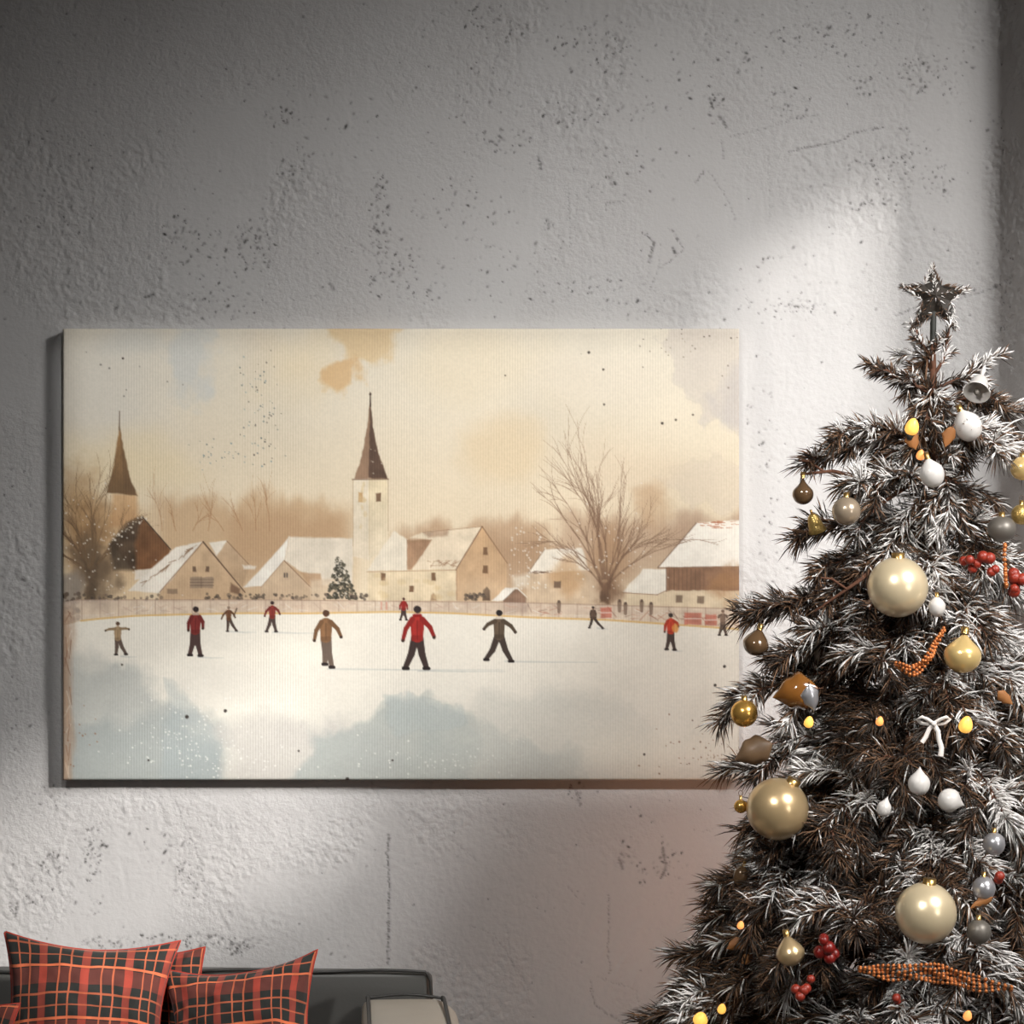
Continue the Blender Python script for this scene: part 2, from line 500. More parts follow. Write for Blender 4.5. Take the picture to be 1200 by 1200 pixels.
def build_wall(name, us, vs, to_xyz, nrm, parent=None):
    """us: arc coordinate in photo pixels, vs: photo rows; fields are plaster relief plus painted pit shade and dark marks"""
    U, V = np.meshgrid(us, vs)          # rows = v
    H, W = U.shape
    inside = (U > -60) & (U < 1330) & (V > -60) & (V < 1260)
    # relief
    rough = 0.55 + 0.9 * sstep(0.45, 0.7, fbm(U / 160, V / 160, 3, 5)) + 0.9 * sstep(480, 700, U) * sstep(930, 1040, V)
    smoothz = np.maximum(sstep(0.5, 0.62, fbm(U / 110, V / 150, 3, 21)), 0.9 * (1 - sstep(0.6, 1.1, np.hypot((U - 930) / 130, (V - 480) / 240))))
    g = fbm(U / 7.5 + V / 30, V / 7.5 - U / 40, 3, 1) - 0.5
    stroke = fbm((U + V * 0.55) / 6.0, (V - U * 0.5) / 26.0, 3, 8) - 0.5
    vstroke = fbm(U / 5.0 + fbm(U / 60, V / 60, 2, 15) * 6, V / 45.0 + U / 90, 3, 12) - 0.5
    disp = 0.0030 * g * rough * (1 - 0.75 * smoothz)
    disp += 0.0014 * (vnoise(U / 3.6, V / 3.6, 41) - 0.5) * rough * (1 - 0.7 * smoothz)
    disp += 0.0036 * stroke * sstep(560, 760, U) * sstep(950, 1080, V)
    disp += 0.0011 * vstroke * sstep(0.55, 0.7, fbm(U / 90, V / 70, 3, 33))
    disp += 0.004 * (fbm(U / 130, V / 130, 3, 2) - 0.5)
    mark_shade = np.zeros_like(U)  # dark marks, with the shade inside pits and cracks painted as colour

    def stamp(x, y, rx, ry, ang, depth, dark):
        j0, j1 = np.searchsorted(us, [x - 3 * max(rx, ry) - 2, x + 3 * max(rx, ry) + 2])
        i0, i1 = np.searchsorted(vs, [y - 3 * max(rx, ry) - 2, y + 3 * max(rx, ry) + 2])
        if j1 <= j0 or i1 <= i0:
            return
        u = U[i0:i1, j0:j1] - x
        v = V[i0:i1, j0:j1] - y
        ca, sa = math.cos(ang), math.sin(ang)
        q = ((u * ca + v * sa) / rx) ** 2 + ((v * ca - u * sa) / ry) ** 2
        w = np.exp(-q)
        disp[i0:i1, j0:j1] -= depth * w
        mark_shade[i0:i1, j0:j1] = np.maximum(mark_shade[i0:i1, j0:j1], dark * np.clip(w * 1.7, 0, 1))
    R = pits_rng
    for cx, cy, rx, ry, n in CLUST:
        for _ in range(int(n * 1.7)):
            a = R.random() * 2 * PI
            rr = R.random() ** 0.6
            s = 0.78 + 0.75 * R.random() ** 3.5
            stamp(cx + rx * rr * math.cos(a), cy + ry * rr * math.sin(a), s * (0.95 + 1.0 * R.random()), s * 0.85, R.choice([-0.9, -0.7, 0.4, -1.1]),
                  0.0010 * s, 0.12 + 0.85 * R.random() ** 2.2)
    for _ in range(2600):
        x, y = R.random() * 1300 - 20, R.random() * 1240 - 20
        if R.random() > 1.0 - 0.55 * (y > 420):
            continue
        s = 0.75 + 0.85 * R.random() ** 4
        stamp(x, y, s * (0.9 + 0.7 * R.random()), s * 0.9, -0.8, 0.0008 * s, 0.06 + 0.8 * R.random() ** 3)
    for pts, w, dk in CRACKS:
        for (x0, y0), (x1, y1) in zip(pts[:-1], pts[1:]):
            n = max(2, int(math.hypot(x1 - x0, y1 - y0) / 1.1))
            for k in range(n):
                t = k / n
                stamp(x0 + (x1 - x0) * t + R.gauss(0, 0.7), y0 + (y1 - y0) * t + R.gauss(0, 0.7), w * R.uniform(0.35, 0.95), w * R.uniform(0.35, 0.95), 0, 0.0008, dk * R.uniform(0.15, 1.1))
    disp = np.where(inside, disp, 0)
    X, Y, Z = to_xyz(U, V)
    nx, ny, nz = nrm(U, V)
    X = X + nx * disp
    Y = Y + ny * disp
    Vv = np.stack([X, Y, Z], -1).reshape(-1, 3)
    idx = np.arange(H * W).reshape(H, W)
    Fq = np.stack([idx[:-1, :-1], idx[1:, :-1], idx[1:, 1:], idx[:-1, 1:]], -1).reshape(-1, 4)
    me = npmesh(name, Vv, Fq, [M['plaster']])
    a = me.attributes.new('mark_shade', 'FLOAT', 'POINT')
    a.data.foreach_set('value', mark_shade.astype(np.float32).ravel())
    a = me.attributes.new('coarse', 'FLOAT', 'POINT')
    a.data.foreach_set('value', (0.85 - 0.5 * smoothz).astype(np.float32).ravel())
    return link(name, me, parent)


def rowz(V):
    return CAM_Z - (V - 600) / 520.0


v_top = 600 - (ROOM_H - CAM_Z) * 520
v_bot = 600 + CAM_Z * 520
vs = np.concatenate([np.linspace(v_top, -24, 30)[:-1], np.arange(-24, 1226, 1.52), np.linspace(1226, v_bot, 20)[1:]])
us = np.concatenate([np.linspace(600 + ROOM_L * 520, -24, 30)[:-1], np.arange(-24, 1149, 1.52), [1150.0]])
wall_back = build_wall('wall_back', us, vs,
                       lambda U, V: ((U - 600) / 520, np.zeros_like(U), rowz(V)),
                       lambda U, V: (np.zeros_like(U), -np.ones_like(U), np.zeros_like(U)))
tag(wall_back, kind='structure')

# splayed wall with a rounded inner corner: straight -> arc -> 45 degrees towards the camera
FIL = 0.045
u0 = 1150.0
x_a = (u0 - 600) / 520.0
SP = math.radians(66)
arc_len = FIL * SP
LEG1 = 0.50
_q = (x_a + FIL * math.sin(SP) + LEG1 * math.cos(SP), -FIL * (1 - math.cos(SP)) - LEG1 * math.sin(SP))
SP2 = math.atan2(-1.92 - _q[1], ROOM_W - _q[0])
LEG2 = math.hypot(-1.92 - _q[1], ROOM_W - _q[0])


def splay(U):
    s = (U - u0) / 520.0
    a = np.clip(s / FIL, 0, SP)
    x = x_a + FIL * np.sin(a)
    y = -FIL * (1 - np.cos(a))
    r = np.clip(s - arc_len, 0, LEG1)
    x = x + r * math.cos(SP)
    y = y - r * math.sin(SP)
    r2 = np.clip(s - arc_len - LEG1, 0, None)
    return x + r2 * math.cos(SP2), y + r2 * math.sin(SP2), a


us2 = np.concatenate([np.arange(u0, 1330, 2.02), np.linspace(1330, u0 + (arc_len + LEG1) * 520, 8), np.linspace(u0 + (arc_len + LEG1) * 520, u0 + (arc_len + LEG1 + LEG2) * 520, 14)[1:]])
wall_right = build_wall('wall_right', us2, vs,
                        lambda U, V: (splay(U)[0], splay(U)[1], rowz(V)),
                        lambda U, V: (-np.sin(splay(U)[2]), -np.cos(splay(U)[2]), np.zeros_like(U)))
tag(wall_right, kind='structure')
x_end, y_end = ROOM_W, -1.92


def quadwall(name, rects, mat, f):
    bm = bmesh.new()
    for (a0, a1, b0, b1) in rects:
        bm.faces.new([bm.verts.new(f(a, b)) for a, b in ((a0, b0), (a1, b0), (a1, b1), (a0, b1))])
    me = from_bm(name, bm, [mat], smooth=False)
    return tag(link(name, me), kind='structure')


quadwall('floor', [(ROOM_L, ROOM_W, ROOM_F, 0)], M['floor'], lambda a, b: (a, b, 0))
quadwall('ceiling', [(ROOM_L, ROOM_W, ROOM_F, 0)], M['ceiling'], lambda a, b: (a, b, ROOM_H))
quadwall('wall_left', [(ROOM_F, 0, 0, ROOM_H)], M['roomwall'], lambda a, b: (ROOM_L, a, b))
quadwall('wall_front', [(ROOM_L, ROOM_W, 0, ROOM_H)], M['roomwall'], lambda a, b: (a, ROOM_F, b))
# window wall with two clerestory openings
W1 = (-2.60, -2.153, 2.50, 3.642)      # y0,y1,z0,z1
W2 = (-4.80, -3.50, 2.79, 3.42)
rects = [(ROOM_F, W2[0], 0, ROOM_H), (W2[0], W2[1], 0, W2[2]), (W2[0], W2[1], W2[3], ROOM_H), (W2[1], W1[0], 0, ROOM_H),
         (W1[0], W1[1], 0, W1[2]), (W1[0], W1[1], W1[3], ROOM_H), (W1[1], y_end, 0, ROOM_H)]
quadwall('wall_east', rects, M['roomwall'], lambda a, b: (ROOM_W, a, b))
for n, (y0, y1, z0, z1) in enumerate((W1, W2), 1):
    bm = bmesh.new()
    t = 0.04
    for (a0, a1, b0, b1) in ((y0 - t, y1 + t, z0 - t, z0), (y0 - t, y1 + t, z1, z1 + t), (y0 - t, y0, z0, z1), (y1, y1 + t, z0, z1)):
        r = bmesh.ops.create_cube(bm, size=1)
        for v in r['verts']:
            v.co = Vector((ROOM_W + 0.03 + v.co.x * 0.06, (a0 + a1) / 2 + v.co.y * (a1 - a0), (b0 + b1) / 2 + v.co.z * (b1 - b0)))
    if True:                        # unseen bars added to weaken the sun patches
        yy = y0 + 0.04
        while yy < y1:
            r = bmesh.ops.create_cube(bm, size=1)
            for v in r['verts']:
                v.co = Vector((ROOM_W + 0.03 + v.co.x * 0.012, yy + v.co.y * (0.006 if n == 2 else 0.009), (z0 + z1) / 2 + v.co.z * (z1 - z0)))
            yy += 0.08
    tag(link('window_%d' % n, from_bm('window_frame', bm, [M['white_ceramic']], False)), kind='structure')

# ------------------------------------------------------------------ lights
sd = Vector((-0.62, 0.68, -0.36)).normalized()
sun = bpy.data.lights.new('sun', 'SUN')
sun.energy = 5.1
sun.angle = math.radians(2.6)
sun.color = (1.0, 0.965, 0.93)
so = bpy.data.objects.new('sun', sun)
so.rotation_euler = sd.to_track_quat('-Z', 'Y').to_euler()
so.location = (5, -6, 6)
COL.objects.link(so)

def spot(name, loc, aim, energy, size, radius, col, blend=1.0):
    l = bpy.data.lights.new(name, 'SPOT')
    l.energy = energy
    l.spot_size = math.radians(size)
    l.spot_blend = blend
    l.shadow_soft_size = radius
    l.color = col
    o = bpy.data.objects.new(name, l)
    o.location = loc
    o.rotation_euler = (Vector(aim) - Vector(loc)).to_track_quat('-Z', 'Y').to_euler()
    COL.objects.link(o)


spot('window_daylight', (2.4, -3.0, 3.6), (0.28, 0, 1.19), 700, 60, 0.42, (1.0, 0.985, 0.97))
LP = Vector((0.22, -4.6, 3.9))
spot('added_canvas_spot', LP, (0.10, 0, 1.58), 600, 44, 0.004, (1.0, 0.995, 0.985), 0.25)  # invented lamp, added to brighten the canvas alone
# unseen plate added to cut the canvas spot to the canvas outline
fr = 0.3 / (4.6 - 0.047)
cw = [((72 - 600) * 5.453 / F, (868 - 600) * 5.453 / F), (CAM_Z - (916 - 600) * 5.453 / F, CAM_Z - (384 - 600) * 5.453 / F)]
ox0, ox1 = [LP.x + fr * (x - LP.x) for x in cw[0]]
oz0, oz1 = [LP.z + fr * (z - LP.z) for z in cw[1]]
X0, X1, Z0, Z1 = ox0 - 0.15, ox1 + 0.15, oz0 - 0.15, oz1 + 0.15
bm = bmesh.new()
for (a0, a1, b0, b1) in ((X0, X1, Z0, oz0), (X0, X1, oz1, Z1), (X0, ox0, oz0, oz1), (ox1, X1, oz0, oz1)):
    r = bmesh.ops.create_cube(bm, size=1)
    for v in r['verts']:
        v.co = Vector(((a0 + a1) / 2 + v.co.x * (a1 - a0), LP.y + 0.3 + v.co.y * 0.003, (b0 + b1) / 2 + v.co.z * (b1 - b0)))
tag(link('light_mask_1', from_bm('canvas_light_mask', bm, [M['metal_dark']], False)), kind='structure')
spot('added_fill_spot', (-0.9, -4.6, 3.9), (0.42, -0.35, 0.98), 480, 40, 0.15, (1.0, 0.985, 0.965))  # unseen fill added to brighten the tree and lower wall

# area light added for side highlights on the baubles; no window here
al = bpy.data.lights.new('added_side_light', 'AREA')
al.shape = 'RECTANGLE'
al.size, al.size_y = 1.0, 1.3
al.energy = 26
al.color = (1.0, 0.985, 0.97)
ao = bpy.data.objects.new('added_side_light', al)
ao.location = (ROOM_W - 0.03, -3.7, 1.75)
ao.rotation_euler = Vector((-1, 0.45, 0)).to_track_quat('-Z', 'Z').to_euler()
COL.objects.link(ao)

w = bpy.data.worlds.new('world')
w.use_nodes = True
w.node_tree.nodes['Background'].inputs[0].default_value = (0.75, 0.85, 1.0, 1)
w.node_tree.nodes['Background'].inputs[1].default_value = 0.6
scn.world = w

# ------------------------------------------------------------------ canvas print
CY = -0.047                      # plane of the printed face
CX0, CX1, CY0, CY1 = 73.0, 866.5, 385.0, 914.5
NW, NH = 758, 506
gx = np.linspace(CX0, CX1, NW)
gy = np.linspace(CY0, CY1, NH)
GX, GY = np.meshgrid(gx, gy)
img = np.zeros((NH, NW, 3))


def C(r, g, b):
    return np.array([r, g, b]) / 255.0


def box(x0, y0, x1, y1, pad=4):
    j0, j1 = np.searchsorted(gx, [x0 - pad, x1 + pad])
    i0, i1 = np.searchsorted(gy, [y0 - pad, y1 + pad])
    return slice(i0, i1), slice(j0, j1)


def blend(sl, a, col):
    a = np.clip(a, 0, 1)[..., None]
    img[sl] = img[sl] * (1 - a) + np.asarray(col) * a


def wash(cx, cy, rx, ry, col, alpha, soft=0.9, rag=0.45, sc=40, seed=1):
    """ragged watercolour blot"""
    sl = box(cx - rx * 1.7, cy - ry * 1.7, cx + rx * 1.7, cy + ry * 1.7)
    x, y = GX[sl], GY[sl]
    if x.size == 0:
        return
    q = np.sqrt(((x - cx) / rx) ** 2 + ((y - cy) / ry) ** 2)
    q = q + rag * (fbm(x / sc, y / sc, 4, seed) - 0.5) * 2
    a = 1 - sstep(1 - soft, 1.05, q)
    blend(sl, a * alpha, col)


def poly(pts, col, alpha=1.0, soft=1.0, tex=0.08, wob=0.6, col2=None, seed=3):
    xs = [p[0] for p in pts]
    ys = [p[1] for p in pts]
    sl = box(min(xs), min(ys), max(xs), max(ys))
    x, y = GX[sl], GY[sl]
    if x.size == 0:
        return
    x = x + wob * (vnoise(GX[sl] / 5, GY[sl] / 5, seed) - 0.5) * 2
    y = y + wob * (vnoise(GX[sl] / 5, GY[sl] / 5, seed + 9) - 0.5) * 2
    ins = np.zeros(x.shape, bool)
    dm = np.full(x.shape, 1e9)
    n = len(pts)
    for k in range(n):
        (ax, ay), (bx, by) = pts[k], pts[(k + 1) % n]
        cnd = ((ay > y) != (by > y))
        with np.errstate(divide='ignore', invalid='ignore'):
            xi = (bx - ax) * (y - ay) / (by - ay if by != ay else 1e-9) + ax
        ins ^= cnd & (x < xi)
        dx, dy = bx - ax, by - ay
        t = np.clip(((x - ax) * dx + (y - ay) * dy) / (dx * dx + dy * dy + 1e-9), 0, 1)
        dm = np.minimum(dm, np.hypot(x - ax - t * dx, y - ay - t * dy))
    sd_ = np.where(ins, -dm, dm)
    a = np.clip(0.5 - sd_ / (2 * soft), 0, 1) * alpha
    c = np.asarray(col)
    if col2 is not None:
        g = ((GY[sl] - min(ys)) / max(1, max(ys) - min(ys)))[..., None]
        c = c * (1 - g) + np.asarray(col2) * g
    c = c * (1 + tex * 2 * (fbm(GX[sl] / 12, GY[sl] / 12, 3, seed + 5) - 0.5))[..., None]
    blend(sl, a, np.clip(c, 0, 1))


def polywash(pts, col, alpha, soft=6, wob=8, sc=22, seed=1, edge=0.0):
    xs = [p[0] for p in pts]
    ys = [p[1] for p in pts]
    sl = box(min(xs) - wob - soft, min(ys) - wob - soft, max(xs) + wob + soft, max(ys) + wob + soft)
    wob = wob * 2.2
    x = GX[sl] + wob * 2 * (fbm(GX[sl] / sc, GY[sl] / sc, 5, seed) - 0.5)
    y = GY[sl] + wob * 2 * (fbm(GX[sl] / sc, GY[sl] / sc, 5, seed + 31) - 0.5)
    ins = np.zeros(x.shape, bool)
    dm = np.full(x.shape, 1e9)
    for k in range(len(pts)):
        (ax, ay), (bx, by) = pts[k], pts[(k + 1) % len(pts)]
        with np.errstate(divide='ignore', invalid='ignore'):
            xi = (bx - ax) * (y - ay) / (by - ay if by != ay else 1e-9) + ax
        ins ^= ((ay > y) != (by > y)) & (x < xi)
        dx, dy = bx - ax, by - ay
        t = np.clip(((x - ax) * dx + (y - ay) * dy) / (dx * dx + dy * dy + 1e-9), 0, 1)
        dm = np.minimum(dm, np.hypot(x - ax - t * dx, y - ay - t * dy))
    sdd = np.where(ins, -dm, dm)
    a = np.clip(0.5 - sdd / (2 * soft), 0, 1)
    a = a * alpha * (0.75 + 0.5 * fbm(GX[sl] / 45, GY[sl] / 30, 4, seed + 7))
    blend(sl, a, col)
    if edge:
        blend(sl, edge * np.exp(-(sdd / 1.1) ** 2), np.asarray(col) * 0.82)


def line(pts, w0, w1, col, alpha=1.0):
    n = len(pts) - 1
    for k in range(n):
        (ax, ay), (bx, by) = pts[k], pts[k + 1]
        wa = w0 + (w1 - w0) * k / n
        wb = w0 + (w1 - w0) * (k + 1) / n
        m = max(wa, wb) + 1.5
        sl = box(min(ax, bx) - m, min(ay, by) - m, max(ax, bx) + m, max(ay, by) + m, 0)
        x, y = GX[sl], GY[sl]
        if x.size == 0:
            continue
        dx, dy = bx - ax, by - ay
        t = np.clip(((x - ax) * dx + (y - ay) * dy) / (dx * dx + dy * dy + 1e-9), 0, 1)
        dd = np.hypot(x - ax - t * dx, y - ay - t * dy)
        a = np.clip(0.5 + (wa + (wb - wa) * t) / 2 - dd, 0, 1)
        blend(sl, a * alpha, col)


def dot(x, y, r, col, alpha=1.0):
    line([(x, y), (x + 0.01, y)], 2 * r, 2 * r, col, alpha)


pr = random.Random(11)


def twigs(x, y, ang, length, w, col, depth, alpha, spread=0.42, split=3):
    bend = pr.uniform(-0.12, 0.12)
    pts = [(x, y)]
    for k in range(1, 5):
        a = ang + bend * k
        pts.append((pts[-1][0] + math.cos(a) * length / 4, pts[-1][1] - math.sin(a) * length / 4))
    line(pts, w, w * 0.55, col, alpha)
    if depth > 0:
        for k in range(split):
            i = pr.choice([1, 2, 3, 4])
            twigs(pts[i][0], pts[i][1], ang + bend * i + pr.uniform(-spread, spread), length * pr.uniform(0.5, 0.8), w * 0.55, col, depth - 1, alpha * 0.92, spread, split)


# sky
t = sstep(385, 640, GY)[..., None]
img[:] = C(238, 228, 208) * (1 - t) + C(236, 218, 188) * t
n1 = fbm(GX / 120, GY / 120, 5, 4)[..., None]
img *= 1 + 0.05 * (n1 - 0.5) * 2
wash(120, 450, 130, 110, C(230, 224, 212), 0.7, 0.9, 0.3, 60, 1)
wash(225, 420, 34, 56, C(212, 213, 209), 0.7, 0.6, 0.8, 26, 2)
wash(300, 410, 30, 40, C(226, 216, 200), 0.5, 0.6, 0.4, 30, 3)
wash(160, 400, 60, 26, C(220, 218, 210), 0.6, 0.8, 0.4, 40, 5)
wash(345, 430, 70, 60, C(240, 218, 178), 0.55, 0.9, 0.4, 50, 6)
wash(422, 396, 40, 36, C(226, 196, 150), 0.8, 0.4, 0.7, 24, 7)
wash(401, 440, 25, 23, C(224, 184, 132), 0.8, 0.4, 0.6, 18, 8)
wash(560, 430, 150, 70, C(240, 224, 194), 0.6, 0.9, 0.4, 70, 9)
wash(585, 525, 75, 55, C(232, 208, 170), 0.6, 0.75, 0.45, 50, 10)
polywash([(880, 380), (790, 380), (770, 410), (792, 448), (806, 462), (842, 500), (880, 506)], C(220, 209, 196), 0.75, 3, 10, 26, 11, 0.12)
polywash([(880, 420), (846, 440), (836, 470), (850, 498), (880, 500)], C(208, 200, 194), 0.6, 8, 10, 24, 12)
polywash([(770, 560), (810, 592), (850, 600), (880, 596), (880, 560), (840, 530)], C(222, 206, 186), 0.5, 4, 8, 20, 17, 0.1)
wash(700, 450, 90, 60, C(238, 226, 206), 0.6, 0.8, 0.4, 50, 13)
wash(730, 560, 90, 70, C(230, 210, 182), 0.6, 0.9, 0.4, 50, 14)
wash(150, 540, 110, 60, C(240, 220, 180), 0.7, 0.9, 0.35, 50, 15)
# distant haze and tree line
for x0, x1, ty, c, al, s in ((60, 190, 585, C(206, 168, 122), 0.75, 20), (165, 430, 580, C(206, 174, 136), 0.85, 21), (250, 420, 600, C(188, 152, 116), 0.55, 22),
                             (440, 660, 606, C(192, 160, 128), 0.85, 23), (560, 680, 622, C(170, 138, 108), 0.6, 24), (640, 900, 596, C(196, 168, 140), 0.85, 25),
                             (770, 900, 600, C(182, 154, 130), 0.6, 26)):
    sl = box(x0, ty - 50, x1, 720, 0)
    x, y = GX[sl], GY[sl]
    top = ty + 24 * (fbm(x / 26, y / 60, 4, s) - 0.5) * 2
    a = sstep(-8, 20, y - top) * sstep(0, 34, x - x0) * sstep(0, 34, x1 - x) * (1 - 0.45 * sstep(640, 700, y))
    blend(sl, a * al, c)
for x in (190, 206, 226, 244, 262, 284, 300, 316):
    twigs(x, 622, PI / 2 + pr.uniform(-0.5, 0.5), pr.uniform(22, 42), 1.1, C(170, 130, 95), 2, 0.55, 0.5, 3)
# left steeple and bare tree
poly([(132, 578), (160, 578), (162, 618), (128, 618)], C(214, 172, 124), 0.8, 3, col2=C(190, 148, 106))
poly([(140, 500), (146, 532), (152, 560), (161, 581), (125, 577), (133, 545)], C(168, 128, 84), 0.95, 0.9, col2=C(118, 92, 66))
poly([(140, 500), (146, 532), (152, 560), (161, 581), (146, 576), (143, 540)], C(112, 88, 66), 0.55, 1.2)
line([(140, 504), (140, 482)], 1.4, 0.9, C(110, 88, 70))
wash(95, 590, 40, 60, C(170, 132, 88), 0.6, 0.9, 0.5, 24, 31)
wash(104, 628, 34, 58, C(138, 106, 74), 0.6, 0.9, 0.6, 16, 35)
wash(110, 670, 38, 50, C(104, 86, 68), 0.85, 0.7, 0.5, 20, 32)
wash(82, 692, 24, 26, C(150, 140, 130), 0.75, 0.6, 0.4, 16, 33)
for a, l in ((2.1, 60), (1.9, 75), (1.65, 80), (1.45, 85), (1.2, 80), (1.05, 70), (2.35, 45), (0.9, 55)):
    twigs(106, 672, a, l * 0.8, 2.2, C(116, 92, 68), 3, 0.66, 0.5, 3)
poly([(99, 706), (102, 680), (97, 655), (106, 668), (116, 652), (113, 684), (113, 706)], C(92, 76, 60), 0.8, 2.2, 0.25, 2)
# dark house at left
poly([(167, 606), (200, 644), (192, 667), (156, 668), (133, 640)], C(112, 80, 56), 0.95, 1.2, 0.2, col2=C(126, 86, 58))
poly([(167, 606), (150, 612), (128, 638), (133, 668), (160, 668), (158, 636)], C(78, 66, 54), 0.85, 2.5, 0.3)
for _ in range(34):
    q = pr.random()
    dot(167 - 38 * q + pr.gauss(0, 4), 607 + 30 * q + pr.gauss(0, 3), pr.uniform(0.5, 1.4), C(236, 224, 206), 0.8)
line([(167, 606), (200, 644)], 1.4, 1.2, C(70, 56, 46), 0.9)
poly([(158, 668), (190, 666), (184, 676), (158, 680)], C(238, 228, 212), 0.9)
# house behind
poly([(266, 634), (293, 663), (284, 688), (262, 668), (252, 650)], C(206, 178, 146), 0.95, 1, col2=C(190, 160, 126))
poly([(245, 636), (266, 633), (254, 652)], C(240, 230, 212))
line([(266, 634), (294, 664)], 1.3, 1, C(150, 120, 92), 0.8)
poly([(284, 662), (300, 663), (298, 667), (286, 667)], C(240, 230, 214), 0.8)
# first barn
poly([(238, 635), (286, 693), (284, 705), (186, 705), (187, 692)], C(212, 182, 146), 1, 1, 0.1, col2=C(198, 168, 134))
poly([(238, 635), (206, 641), (150, 692), (187, 695)], C(244, 234, 218), 1, 1)
for _ in range(26):
    q = pr.random()
    x, y = 232 - 62 * q, 638 + 44 * q
    line([(x, y), (x - pr.uniform(3, 9), y + pr.uniform(2, 7))], 1.4, 0.8, C(140, 108, 82), pr.uniform(0.25, 0.7))
line([(238, 635), (187, 694)], 1.3, 1.1, C(140, 108, 82), 0.8)
line([(238, 635), (287, 694)], 1.8, 1.3, C(96, 74, 60), 0.85)
for x in (228, 243):
    poly([(x - 2, 664), (x + 2, 664), (x + 2, 670), (x - 2, 670)], C(110, 88, 72), 0.9, 0.6)
poly([(223, 676), (250, 676), (250, 689), (223, 689)], C(160, 138, 116), 0.9, 0.7)
for y in (679, 682.5, 686):
    line([(223, y), (250, y)], 1, 1, C(112, 92, 78), 0.7)
line([(236, 676), (236, 689)], 1, 1, C(112, 92, 78), 0.6)
poly([(270, 683), (281, 690), (280, 697), (270, 694)], C(112, 84, 66), 0.75, 1.2)
poly([(196, 690), (208, 690), (208, 696), (196, 696)], C(120, 100, 84), 0.6, 0.8)
# second farmhouse with a long pale roof
poly([(339, 629), (414, 631), (413, 684), (378, 686), (356, 672), (333, 657)], C(238, 226, 206), 0.95, 1.4)
poly([(339, 629), (333, 657), (307, 687), (285, 688), (312, 660)], C(246, 238, 224), 1, 1)
poly([(333, 657), (364, 688), (364, 704), (303, 704), (306, 688)], C(218, 192, 160), 1, 1, col2=C(204, 178, 148))
poly([(352, 671), (376, 672), (378, 688), (364, 688)], C(196, 162, 128), 0.9, 1)
line([(333, 657), (306, 688)], 1.0, 1.0, C(170, 140, 112), 0.7)
line([(333, 657), (365, 689)], 1.4, 1.1, C(150, 120, 96), 0.8)
line([(333.4, 672), (333.4, 676)], 1.6, 1.6, C(80, 72, 70), 0.9)
line([(336.2, 672), (336.2, 676)], 1.6, 1.6, C(80, 72, 70), 0.9)
poly([(364, 680), (404, 676), (412, 704), (364, 704)], C(222, 200, 172), 0.8, 2)
# church tower
poly([(414, 560), (433, 560), (433, 656), (414, 652)], C(240, 226, 200), 1, 0.9, col2=C(238, 222, 196))
poly([(432, 560), (454, 560), (455, 640), (432, 656)], C(240, 222, 186), 1, 0.9, col2=C(236, 220, 192))
poly([(434, 468), (437, 500), (443, 530), (454, 561), (415, 561), (424, 535), (430, 500)], C(158, 128, 104), 1, 0.8)
poly([(434, 468), (437, 500), (443, 530), (454, 561), (432, 560), (433, 510)], C(96, 76, 64), 0.95, 0.9, 0.15)
line([(434, 476), (434, 460)], 1.8, 1.0, C(80, 64, 56))
dot(434, 462, 1.4, C(80, 64, 56))
line([(413, 562), (455, 561.5)], 1.5, 1.5, C(128, 102, 84), 0.8)
line([(413.5, 562), (413.5, 640)], 0.9, 0.7, C(170, 145, 118), 0.6)
line([(455, 562), (455, 622)], 0.9, 0.7, C(170, 145, 118), 0.6)
line([(433, 563), (433, 650)], 0.8, 0.8, C(214, 190, 156), 0.6)
poly([(420, 577), (425, 577), (425, 588), (420, 588)], C(206, 168, 118), 0.9, 0.7)
poly([(440.5, 578), (446.5, 577), (446.5, 588), (440.5, 588)], C(128, 100, 78), 0.95, 0.7)
for _ in range(9):
    wash(pr.uniform(418, 430), pr.uniform(566, 620), 3, 5, C(222, 196, 152), 0.5, 0.6, 0.5, 6, 40)
for _ in range(8):
    dot(pr.uniform(434, 448), pr.uniform(520, 556), pr.uniform(0.5, 0.9), C(220, 206, 190), 0.7)
# nave
poly([(462, 622), (478, 633), (478, 670), (430, 670), (440, 654), (452, 636)], C(242, 230, 208), 1, 1.2)
poly([(495, 624), (565, 617), (535, 668), (478, 670), (506, 633), (480, 630)], C(238, 220, 192), 1, 1, 0.1)
poly([(477, 633), (506, 633), (481, 670), (477, 670)], C(164, 130, 102), 1, 0.9, 0.15, col2=C(190, 154, 122))
poly([(496, 624), (526, 620), (524, 628), (502, 630)], C(176, 142, 114), 0.6, 1.6, 0.3)
for _ in range(22):
    x = pr.uniform(500, 534)
    line([(x, 662 + pr.uniform(-6, 3)), (x + pr.uniform(3, 8), 662 + pr.uniform(-6, 3))], 1.2, 0.6, C(150, 116, 90), pr.uniform(0.3, 0.7))
poly([(431, 669), (535, 667), (535, 704), (431, 704)], C(234, 214, 180), 1, 1, 0.12)
poly([(565, 617), (594, 659), (594, 704), (535, 704), (535, 667)], C(204, 168, 128), 1, 1, 0.1, col2=C(212, 180, 144))
line([(565, 617), (534, 668)], 1.3, 1.1, C(120, 90, 70), 0.85)
line([(565, 617), (594.5, 660)], 1.3, 1.1, C(140, 108, 82), 0.8)
line([(535, 668), (535, 703)], 0.9, 0.9, C(160, 128, 98), 0.7)
line([(430, 670), (535, 668)], 1.0, 1.0, C(170, 138, 108), 0.6)
line([(565, 617), (496, 624)], 0.9, 0.9, C(150, 118, 92), 0.6)
